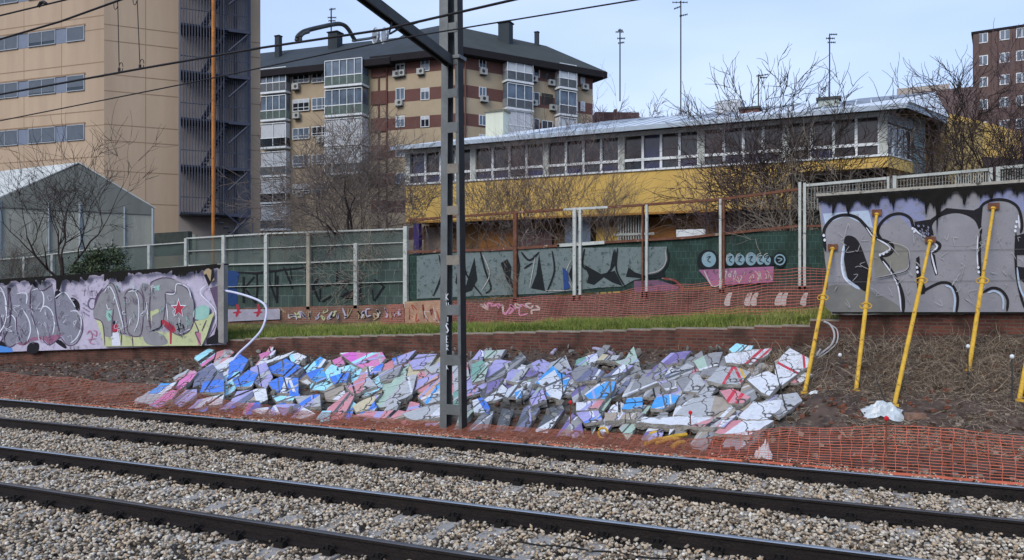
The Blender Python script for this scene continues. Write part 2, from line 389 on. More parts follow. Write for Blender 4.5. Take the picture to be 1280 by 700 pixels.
def drips(pt, c, x0, x1, ytop, hmin, hmax, step=2.2, seed=1):
    rd = random.Random(seed); top = []; bot = []; x = x0
    while x < x1:
        y = ytop(x); top.append((x, y)); h = hmin+(hmax-hmin)*(max(0, noise.noise((x*.09, seed, 0))+.25)*rd.uniform(.3, 1.3)); bot.append((x, y+h)); x += step*rd.uniform(.6, 1.3)
    top.append((x1, ytop(x1))); bot.append((x1, ytop(x1)+hmin))
    for i in range(len(top)-1): pt.mb.poly([pt.P(top[i]), pt.P(top[i+1]), pt.P(bot[i+1]), pt.P(bot[i])], c)
    pt.k += 1
VW = 18.8
# left wall, from beyond the frame to the broken edge at x=278
m, A, B, Ct, D = wall_slab(-260, 279, VW, (371, 331), (447, 431), .2, 'w', '')
root = empty('graffiti_wall', A, 'pale lilac concrete wall with silver graffiti and a red star', 'wall', 'standing graffiti walls')
m.build('wall_slab', root)
cap = MB(); a = D; b = Ct
cap.hexa([a+Vector((0,-.03,0)), b+Vector((0,-.03,0)), b+Vector((0,.24,0)), a+Vector((0,.24,0)), a+Vector((0,-.03,.04)), b+Vector((0,-.03,.04)), b+Vector((0,.24,.04)), a+Vector((0,.24,.04))], moss); cap.build('coping', root)
p = Paint((0, VW, 0), (0, 1, 0), lift=.0006)
tl = lambda x: 350-(x/270)*18; bl = lambda x: 440-(x/270)*9
p.fill(lilac, [(-200,tl(-200)),(277,tl(277)),(277,bl(277)),(-200,bl(-200))])
p.org = (0, 320); p.sc = 5
p.fill(silver, [(-600,205),(-100,190),(0,185),(25,200),(45,190),(100,180),(115,230),(160,240),(190,215),(215,160),(300,165),(325,172),(345,250),(380,235),(400,215),(440,260),(480,340),(512,390),(510,480),(470,540),(420,552),(380,500),(310,550),(270,520),(150,555),(100,540),(60,570),(20,540),(0,500),(-100,540),(-600,530)], True)
p.fill(mauve, [(100,545),(150,540),(200,510),(250,505),(380,490),(375,505),(310,550),(270,525),(200,530),(150,560)], True)
for q in ([(170,600),(172,560),(200,540),(240,545),(245,580),(230,605),(200,610)], [(345,535),(375,525),(410,555),(415,578),(390,570)], [(440,265),(470,265),(497,300),(495,345),(465,320)], [(0,530),(30,545),(42,572),(0,562)], [(205,145),(228,170),(235,195),(208,185)], [(345,220),(380,225),(350,270)], [(45,200),(70,205),(52,240)]):
    p.fill(blk, q, True)
p.fill(blu, [(-300,570),(0,560),(75,575),(80,600),(-300,612)])
for q in ([(440,345),(480,345),(505,390),(505,450),(480,510),(440,545)], [(265,320),(290,315),(325,350),(340,420),(330,490)], [(200,215),(240,205),(270,240),(272,300),(250,350)], [(145,340),(180,400),(190,470),(170,530)], [(40,390),(70,370),(95,400),(100,460)], [(105,235),(165,235),(165,300)], [(195,300),(205,400),(235,470),(245,530)],[(0,190),(30,250),(35,340)],[(210,150),(300,158)],[(345,260),(400,225),(440,270),(470,320)]):
    p.stroke(wht, 7, q)
for q in ([(512,390),(515,470),(475,545),(420,556),(380,505)], [(380,505),(310,555),(268,525)], [(340,260),(350,380),(375,490)], [(45,190),(50,300),(35,370),(20,460),(30,540),(60,570),(100,545)], [(100,380),(105,470),(140,550),(185,520)], [(190,215),(190,330),(230,470)], [(0,370),(12,430),(0,500)],[(215,160),(240,205),(270,215),(330,175)],[(640,200),(600,260),(590,320)]):
    p.stroke(purp, 6, q)
for x0 in range(-560, -20, 130):
    p.stroke(wht, 7, [(x0,250),(x0+50,220),(x0+80,300),(x0+70,420),(x0+20,500)]); p.stroke(purp, 7, [(x0+95,210),(x0+105,330),(x0+90,450),(x0+40,540)])
for q in ([(525,250),(530,200),(548,245),(550,195)], [(560,215),(562,250)], [(572,210),(574,250)], [(562,225),(590,215)], [(590,240),(600,215),(608,245),(592,245)],[(524,222),(536,212)]): p.stroke(blk, 5, q, smooth=False)
p.stroke(purp, 5, [(600,270),(565,265),(548,300),(565,330),(595,325)])
for q in ([(540,490),(560,465),(575,500),(560,540),(590,550)], [(580,465),(600,470),(598,500),(575,480)], [(545,520),(600,515)]): p.stroke(pink, 5, q)
for i in range(9): p.stroke(purp, 3, [(515+i%3*14,300+i*9),(525+i%3*14,296+i*9),(522+i%3*14,306+i*9)])
write(p, blk, 3, 'RUM', 437, 562, 22, 22)
rd = random.Random(31)
for i in range(90):
    x = rd.uniform(-100, 500); y = rd.uniform(200, 540); p.stroke(rd.choice([wht, purp, silver2, mat('paint_scratch2', '#9c96a8', .8), lilac]), rd.uniform(1.2, 3), [(x+rd.uniform(-25, 25), y+rd.uniform(-35, 35)) for _ in range(4)])
# right piece, in the second enlargement
p.org = (130, 320); p.sc = 5
p.fill(lime, [(-70,350),(-30,300),(10,400),(60,480),(150,500),(260,490),(330,470),(420,480),(560,410),(600,400),(690,350),(640,500),(610,560),(300,562),(0,566),(-20,480)])
p.fill(silver2, [(-65,330),(-30,240),(10,200),(40,165),(70,180),(100,230),(160,200),(215,215),(240,170),(290,180),(300,160),(370,135),(440,145),(500,185),(540,240),(560,300),(555,400),(540,460),(490,490),(450,490),(420,470),(360,400),(350,440),(290,470),(240,505),(170,495),(130,480),(100,470),(60,400),(50,500),(0,495),(-10,420),(-60,390)], True)
p.fill(silver2, [(245,500),(300,470),(360,490),(400,540),(350,560),(270,550)], True)
p.fill(red, [(50,430),(80,425),(95,470),(55,475)]); p.fill(wht, [(50,480),(90,475),(105,560),(50,562)]); p.fill(pink, [(570,475),(605,480),(605,555),(590,558)])
p.fill(red, [(360,400),(375,398),(440,440),(450,470),(425,480),(422,550),(412,550),(410,470),(365,430)])
p.fill(lime, [(290,345),(340,330),(345,350),(300,375),(300,430),(288,420)]); p.fill(mint, [(560,345),(600,310),(655,320),(650,380),(600,400),(560,385)], True)
p.fill(mint, [(15,340),(50,340),(45,400),(30,410),(12,380)]); p.fill(mint, [(315,190),(350,180),(345,215),(320,215)])
for q in ([(-65,330),(-30,240),(10,200),(40,168),(70,200),(105,330),(130,480)], [(-60,390),(-10,420),(5,560)], [(60,330),(50,420),(50,500)], [(130,240),(140,420),(160,490),(220,500),(240,440),(245,280),(215,220),(160,210),(130,240)], [(290,200),(285,330),(292,450)], [(230,200),(260,300),(290,460)], [(370,400),(385,300),(385,230),(440,225),(450,180),(500,190),(545,240)], [(420,470),(470,495),(530,470),(560,410),(570,330)], [(290,180),(300,160),(370,135),(440,145)], [(560,400),(590,470),(570,480),(605,555)],[(690,350),(700,420),(660,500),(620,550)], [(110,480),(105,560)],[(175,500),(180,562)],[(640,400),(610,470)]):
    p.stroke(purp, 6, q)
for q in ([(0,230),(30,190),(60,230),(90,330),(120,440)], [(150,225),(190,220),(215,280),(215,400),(190,470)], [(385,235),(440,235),(455,175),(520,195),(545,260)], [(60,280),(70,240)], [(390,300),(400,400)], [(265,290),(275,400)], [(640,180),(600,230),(690,330),(700,430)],[(470,490),(540,455)],[(15,300),(25,330),(40,330)]):
    p.stroke(wht, 6, q)
def star(cx, cy, r, c): p.fill(c, [(cx+(r if i % 2 == 0 else r*.42)*math.sin(i*math.pi/5), cy-(r if i % 2 == 0 else r*.42)*math.cos(i*math.pi/5)*1.25) for i in range(10)])
star(466, 328, 52, wht); star(466, 330, 43, red)
for q in ([(450,430),(475,420),(480,440)], [(455,460),(490,450)], [(460,415),(470,475)], [(490,425),(500,460)]): p.stroke(blk, 7, q)
for i in range(80):
    x = rd.uniform(0, 560); y = rd.uniform(170, 500); p.stroke(rd.choice([wht, purp, silver, mat('paint_scratch2', '#9c96a8', .8), mint]), rd.uniform(1.2, 3), [(x+rd.uniform(-20, 20), y+rd.uniform(-30, 30)) for _ in range(4)])
p.fill(tan, [(620,100),(672,60),(690,150),(650,170)]); p.fill(purp, [(660,200),(735,180),(740,520),(700,540),(705,330)])
p.fill(blk, [(640,520),(690,490),(700,440),(720,480),(735,545),(640,555)]); p.fill(concrete, [(708,48),(748,45),(748,545),(715,540)])
p.fill(blk,[(675,60),(685,60),(690,130),(655,190),(625,120),(640,110),(665,160)])
p.org = (0, 0); p.sc = 1
drips(p, moss, -200, 276, lambda x: tl(x)-1, 2.5, 15, 2.2, 3)
for a_, b_ in ((70,100),(130,160),(215,245)): drips(p, moss, a_, b_, lambda x: tl(x), 5, 22, 1.6, a_)
p.mb.build('graffiti', root, label='silver bubble letters, grey letters and a red star on pale lilac')
# right wall
m, A, B, Ct, D = wall_slab(1022, 1420, VW, (246, 219), (393, 389), .22, 'w', '')
m2 = MB(); 
root = empty('graffiti_wall', A, 'tall grey concrete wall with silver letters held up by yellow props', 'wall', 'standing graffiti walls')
# left edge leans in at the foot
for i, vv in enumerate(m.v):
    if abs(vv[0]-A.x) < .05 and vv[2] < 2.6: m.v[i] = (vv[0]+.28, vv[1], vv[2])
m.build('wall_slab', root)
cap = MB(); a = D-Vector((.03,0,0)); b = Ct
cap.hexa([a+Vector((0,-.1,0)), b+Vector((0,-.1,0)), b+Vector((0,.3,0)), a+Vector((0,.3,0)), a+Vector((0,-.1,.06)), b+Vector((0,-.1,.06)), b+Vector((0,.3,.06)), a+Vector((0,.3,.06))], mat('coping_concrete','#a29e92',.9,.3,5,wear='#4a463d',wear_amt=.3)); cap.build('coping', root)
p = Paint((0, VW, 0), (0, 1, 0), lift=.0006, org=(1000, 220), sc=3.5)
p.fill(silver2, [(86,95),(1400,-20),(1400,592),(140,602)])
p.fill(bluelil, [(86,100),(550,60),(545,200),(500,240),(430,170),(340,230),(290,200),(200,170),(100,215)])
p.fill(bluelil, [(800,60),(1400,10),(1400,150),(975,160),(900,100),(780,140)]); p.fill(paleblue, [(100,165),(300,150),(320,230),(200,175),(110,210)])
p.fill(mat('paint_grey_low','#74736f',.8,.2,2), [(130,480),(300,500),(440,590),(140,600)], True)
p.fill(mat('paint_grey_olive','#7f7d75',.8,.15,2), [(320,280),(430,290),(475,320),(470,400),(330,445)])
p.fill(blk, [(500,200),(570,190),(640,140),(760,150),(800,130),(790,250),(770,210),(720,170),(640,165),(590,200),(575,260),(540,265),(505,235)])
p.fill(silver2, [(585,255),(575,215),(610,180),(680,163),(740,178),(775,215),(780,300),(600,300)], True)
p.fill(blk, [(197,268),(228,263),(258,290),(290,370),(312,440),(300,480),(285,505),(250,482),(215,462),(198,400),(190,330)], True)
p.stroke(paleblue, 13, [(193,300),(184,380),(195,440),(225,470),(262,495)])
p.stroke(wht, 5, [(191,300),(181,380),(192,442),(222,475)])
for w, q in ((14, [(112,330),(104,250),(118,212),(150,182),(200,170),(250,183),(290,222),(325,268),(370,283),(402,300),(405,325),(385,345),(350,350)]), (16, [(350,352),(395,410),(430,470),(450,530),(452,598)]), (13, [(360,282),(340,250),(352,210),(390,175),(440,165),(482,185),(500,228),(545,262)]), (13, [(545,262),(590,285),(612,300),(605,320),(580,335)]), (13, [(582,260),(572,215),(608,175),(680,155),(745,168),(784,212),(792,255)]), (12, [(520,520),(560,492),(620,466),(665,478),(690,530),(684,600)]), (12, [(800,510),(840,490),(880,500),(908,540),(905,592)]), (12, [(790,255),(786,340),(790,440)]), (12, [(770,180),(800,125),(850,104),(910,108),(955,140),(972,210),(965,250)]), (11, [(945,250),(945,400),(965,520),(990,590)]),(11,[(990,590),(1060,520),(1100,380),(1080,240),(1130,170),(1220,160),(1290,230)]),(11,[(1290,230),(1300,420),(1250,590)])):
    p.stroke(blk, w, q)
p.fill(blk, [(568,330),(590,345),(603,430),(592,434),(575,380)]); p.fill(blk, [(508,360),(522,350),(530,440),(552,495),(545,515),(515,520),(508,420)]); p.fill(blk, [(940,262),(985,250),(985,345),(945,345)]); p.fill(blk, [(948,395),(985,400),(985,470),(962,450)]); p.fill(blk, [(505,235),(545,265),(575,262),(575,240),(540,200),(512,205)])
for w, q in ((6, [(362,372),(400,425),(430,490),(442,590)]), (9, [(635,478),(664,492),(678,540),(672,598)]), (9, [(820,512),(850,503),(880,520),(890,550),(888,585)]), (7, [(500,228),(520,250),(580,288),(600,310),(572,335)]), (5, [(778,260),(775,340),(778,400)]), (6, [(955,170),(960,230)]), (8, [(950,400),(960,480),(985,540)]), (7, [(574,338),(585,385),(598,430)]),(6,[(335,275),(380,300),(392,322),(345,345)]),(5,[(290,225),(325,275)])):
    p.stroke(wht if w < 8 else paleblue, w, q)
for x, y in ((493,230),(500,242),(512,400),(514,420),(350,345),(365,340),(380,330),(948,200),(944,222),(942,240),(780,400),(782,420),(104,260),(108,280)): p.fill(wht, [(x+6*math.cos(a), y+7*math.sin(a)) for a in (0,1,2,3,4,5)])
rd = random.Random(4)
for yj in (330, 465): p.stroke(mat('wall_joint', '#6a6866', .9), 1.6, [(90, yj), (500, yj-4), (980, yj-10), (1400, yj-14)])
for i in range(60):
    x = rd.uniform(140, 960); y = rd.uniform(220, 560); p.stroke(mat('paint_scratch', '#a3a2a2', .8), 2.2, [(x,y),(x+rd.uniform(-25,25),y+rd.uniform(-30,30)),(x+rd.uniform(-30,30),y+rd.uniform(-40,40))])
p.stroke(mat('paint_scratch','#a3a2a2',.8), 3, [(330,445),(400,430),(470,405),(478,330),(440,300),(390,290)])
p.stroke(blk, 3, [(332,447),(402,433),(474,407),(474,335)])
for i in range(18):
    x = rd.uniform(508, 565); y = rd.uniform(205, 262); p.stroke(bluelil, 3, [(x,y),(x+6,y+5),(x+2,y+9)])
p.org = (0, 0); p.sc = 1; tr = lambda x: 246-(x-1022)*.0678
drips(p, moss, 1023, 1415, lambda x: tr(x)+1, 4, 28, 1.7, 11); drips(p, moss, 1150, 1185, lambda x: tr(x)+1, 10, 60, 1.5, 5); drips(p, moss, 1040, 1100, lambda x: tr(x)+1, 6, 30, 1.5, 15)
drips(p, moss, 1040, 1415, lambda x: 390, 2, 3, 2, 12)
p.mb.build('graffiti', root, label='big silver grey letters with black outlines and white highlights')
# ------------------------------------------------------------ yellow props holding the right wall
ordl = ['first','second','third','fourth','fifth','sixth','seventh','eighth','ninth','tenth','eleventh','twelfth','thirteenth','fourteenth','fifteenth','sixteenth','seventeenth','eighteenth','nineteenth','twentieth','twenty-first','twenty-second','twenty-third','twenty-fourth','twenty-fifth','twenty-sixth','twenty-seventh','twenty-eighth','twenty-ninth','thirtieth']
labs = ['yellow steel prop at the broken left edge of the grey wall, beside the white slabs', 'yellow steel prop crossing the first silver letter with a steel collar midway', 'yellow steel prop leaning beside the spiked letter, its foot above the plastic bag', 'yellow steel prop reaching highest on the wall with a steel collar low down', 'yellow steel prop cut off by the right edge of the photo']
props = [((1041,309),(1006,490),.62), ((1096,266),(1070,488),.44), ((1163,300),(1118,506),.72), ((1242,258),(1211,462),.52), ((1312,300),(1274,500),.6)]
for (tp, bp, cf), lab in zip(props, labs):
    T = onv(tp[0], tp[1], VW-.03); Bt = hit(*bp); root = empty('steel_prop', Bt, lab, 'prop', 'yellow props bracing the grey wall')
    d = (T-Bt)
    m = MB(); m.tube([Bt, Bt+d*cf], .040, yellowp, 10); m.build('outer_tube', root, smooth=False)
    m = MB(); m.tube([Bt+d*cf, T-d.normalized()*.02], .031, yellowp, 10); m.build('inner_tube', root)
    q = Bt+d*cf; dn = d.normalized(); m = MB(); m.tube([q-dn*.05, q+dn*.10], .052, yellowp, 10)
    ring = [q+Vector((.11*math.cos(a), -.02, .06*math.sin(a)+.02)) for a in [i*math.pi/5 for i in range(11)]]; m.tube(ring, .011, yellowp, 5); m.build('collar', root)
    m = MB(); m.box(T.x-.10,T.x+.10,VW-.06,VW-.032,T.z-.06,T.z+.07,rust); m.tube([T-dn*.03, T-dn*.07], .05, yellowp, 8); m.build('head_plate', root)
    m = MB(); m.box(Bt.x-.07,Bt.x+.07,Bt.y-.07,Bt.y+.07,Bt.z-.03,Bt.z+.015,yellowp); m.build('base_plate', root)
# ------------------------------------------------------------ rubble of the fallen wall
PAL = {'blue':'#4d80dd','sky blue':'#4fa3e6','cyan':'#a6e2ef','pink':'#d77fae','magenta':'#d66ac0','lilac':'#a9a4cf','purple':'#7d70a0','slate':'#70748c','grey':'#8f8f90','light grey':'#b3b4b5','dark grey':'#5d6063','green':'#79a596','pale green':'#a9bfae','cream':'#c9bd9c','peach':'#d3a48f','white':'#d8dadd','red':'#c83c4c','rose':'#cf8d93','brick red':'#8a4f42','mossy':'#5f6848','black':'#27272c','yellow':'#d8b04a','beige':'#a89b8b'}
def pm(n):
    nm = 'slab_paint_'+n.replace(' ', '_')
    if nm in MATS: return MATS[nm]
    m = mat(nm, PAL[n], .75, .22, 5, wear='#928e87', wear_amt=.3, wscale=5, bump=.5, bscale=20)
    nt = m.node_tree; N = nt.nodes; L = nt.links; bs = N['Principled BSDF']; src = bs.inputs['Base Color'].links[0].from_socket
    tc = N.new('ShaderNodeTexCoord'); nz = N.new('ShaderNodeTexNoise'); nz.inputs['Scale'].default_value = 3; L.new(tc.outputs['Object'], nz.inputs['Vector'])
    mv = N.new('ShaderNodeMix'); mv.data_type = 'VECTOR'; mv.inputs[0].default_value = .25; L.new(tc.outputs['Object'], mv.inputs[4]); L.new(nz.outputs['Color'], mv.inputs[5])
    vo = N.new('ShaderNodeTexVoronoi'); vo.feature = 'DISTANCE_TO_EDGE'; vo.inputs['Scale'].default_value = 1.1; L.new(mv.outputs[1], vo.inputs['Vector'])
    rp = N.new('ShaderNodeValToRGB'); rp.color_ramp.elements[0].position = .005; rp.color_ramp.elements[0].color = (1,1,1,1); rp.color_ramp.elements[1].position = .014; rp.color_ramp.elements[1].color = (0,0,0,1); L.new(vo.outputs['Distance'], rp.inputs['Fac'])
    mx = N.new('ShaderNodeMix'); mx.data_type = 'RGBA'; L.new(rp.outputs['Color'], mx.inputs[0]); L.new(src, mx.inputs[6]); mx.inputs[7].default_value = lin('#3b3733'); L.new(mx.outputs[2], bs.inputs['Base Color'])
    return m
SN = Vector((0, -.8, 4.5)).normalized()
def slope_n(x):
    return Vector((0, -.27, 1)).normalized()
def clip(poly, a, b, c):        # keep a*x+b*y<=c
    out = []
    for i in range(len(poly)):
        p, q = poly[i], poly[(i+1) % len(poly)]; dp, dq = a*p[0]+b*p[1]-c, a*q[0]+b*q[1]-c
        if dp <= 0: out.append(p)
        if dp*dq < 0: s = dp/(dp-dq); out.append((p[0]+(q[0]-p[0])*s, p[1]+(q[1]-p[1])*s))
    return out
def centroid(p): return (sum(a for a, b in p)/len(p), sum(b for a, b in p)/len(p))
def rough_outline(poly, amp):
    out = []
    n = len(poly)
    for i in range(n):
        p, q = poly[i], poly[(i+1) % n]; l = math.hypot(q[0]-p[0], q[1]-p[1]); k = max(1, int(l/7))
        for j in range(k):
            s = j/k; x = p[0]+(q[0]-p[0])*s; y = p[1]+(q[1]-p[1])*s; am = amp*(1 if j else .5)
            out.append((x+random.uniform(-am, am), y+random.uniform(-am, am)))
    return out
SLABS = []
def g_slope(u, v):
    tb = interp(u, TOPB)-.5; s = (v-14.1)/(VB-14.1); return -.2+(tb+.2)*s
def slope_hit(px, py, lift):
    r = ray(px, py); t = 8.0
    while t < 60:
        if t*r[1] > 13 and CAMH+t*r[2] <= g_slope(t*r[0], t*r[1])+lift: break
        t += .02
    return Vector((t*r[0], t*r[1], CAMH+t*r[2]))
def slab(poly, cols, lift, th, tilt=.10, cuts=None, amp=.8, label=None, raise_ok=True):
    cx, cy = centroid(poly)
    C0 = slope_hit(cx, cy, lift)
    if C0.y > 18.55: return
    n = (slope_n(cx)+Vector((random.uniform(-tilt, tilt), random.uniform(-tilt, tilt)*1.1, 0))).normalized()
    poly = rough_outline(poly, amp)
    f = lambda q: onplane(q[0], q[1], C0, n)
    top = [f(q) for q in poly]
    if max((p-C0).length for p in top) > 2.6:
        n = Vector((0, -.5, 1)).normalized(); top = [f(q) for q in poly]
    mb = MB()
    # painted faces
    pieces = [(poly, cols[0])]
    if cuts is None:
        cuts = []
        for c in cols[1:]:
            an = random.choice([R(35), R(42), R(30), R(50), R(110)])+random.uniform(-.1, .1)
            w = random.choice([None, random.uniform(.12, .35)])
            cuts.append((c, an, random.uniform(-.25, .3), w))
    rad = max(math.hypot(x-cx, y-cy) for x, y in poly)
    if rad > 9 and not (cx > 870 and cols[0] in ('white', 'rose')): cuts = list(cuts)+[(random.choice(['white','dark grey','black','light grey','lilac','dark grey']), random.choice([R(35), R(50), R(15), R(100)])+random.uniform(-.15,.15), random.uniform(-.6, .6), random.uniform(.05, .14)) for _ in range(random.choice([1, 1, 2, 3]))]
    for c, an, off, w in cuts:
        a, b = -math.sin(an), math.cos(an)*-1
        a, b = math.sin(an), math.cos(an)
        k = a*cx+b*cy+off*rad; new = []
        for pp, cc in pieces:
            A = clip(pp, a, b, k); Rr = clip(pp, -a, -b, -k)
            if len(A) > 2: new.append((A, cc))
            if len(Rr) > 2:
                if w:
                    k2 = k+w*rad; S = clip(Rr, a, b, k2); Z = clip(Rr, -a, -b, -k2)
                    if len(S) > 2: new.append((S, c))
                    if len(Z) > 2: new.append((Z, cc))
                else: new.append((Rr, c))
        pieces = new
    for pp, cc in pieces: mb.poly([f(q) for q in pp], pm(cc))
    # broken sides and underside
    C_ = sum(top, Vector())/len(top); dn = n*-th
    bot = [p+dn+(C_-p)*random.uniform(.0, .16)+Vector((random.uniform(-.02,.02), random.uniform(-.02,.02), random.uniform(-.03,.03))) for p in top]
    mid = [p+dn*.5+(p-C_)*random.uniform(-.04, .05) for p in top]
    k = len(top)
    for i in range(k):
        j = (i+1) % k; mb.poly([top[i], top[j], mid[j], mid[i]], raw); mb.poly([mid[i], mid[j], bot[j], bot[i]], raw)
    mb.poly(bot[::-1], raw)
    SLABS.append(dict(mb=mb, c=(cx, cy), cols=cols, loc=tuple(bot[0]), label=label, area=rad, base=tuple(C_+dn)))
    return SLABS[-1]
def zz(ox, oy, s, pts): return [(ox+a/s, oy+b/s) for a, b in pts]
ZA = lambda *p: zz(160, 400, 4, p); ZB = lambda *p: zz(440, 400, 4, p); ZC = lambda *p: zz(720, 400, 3.8875, p)
E = 'edge'
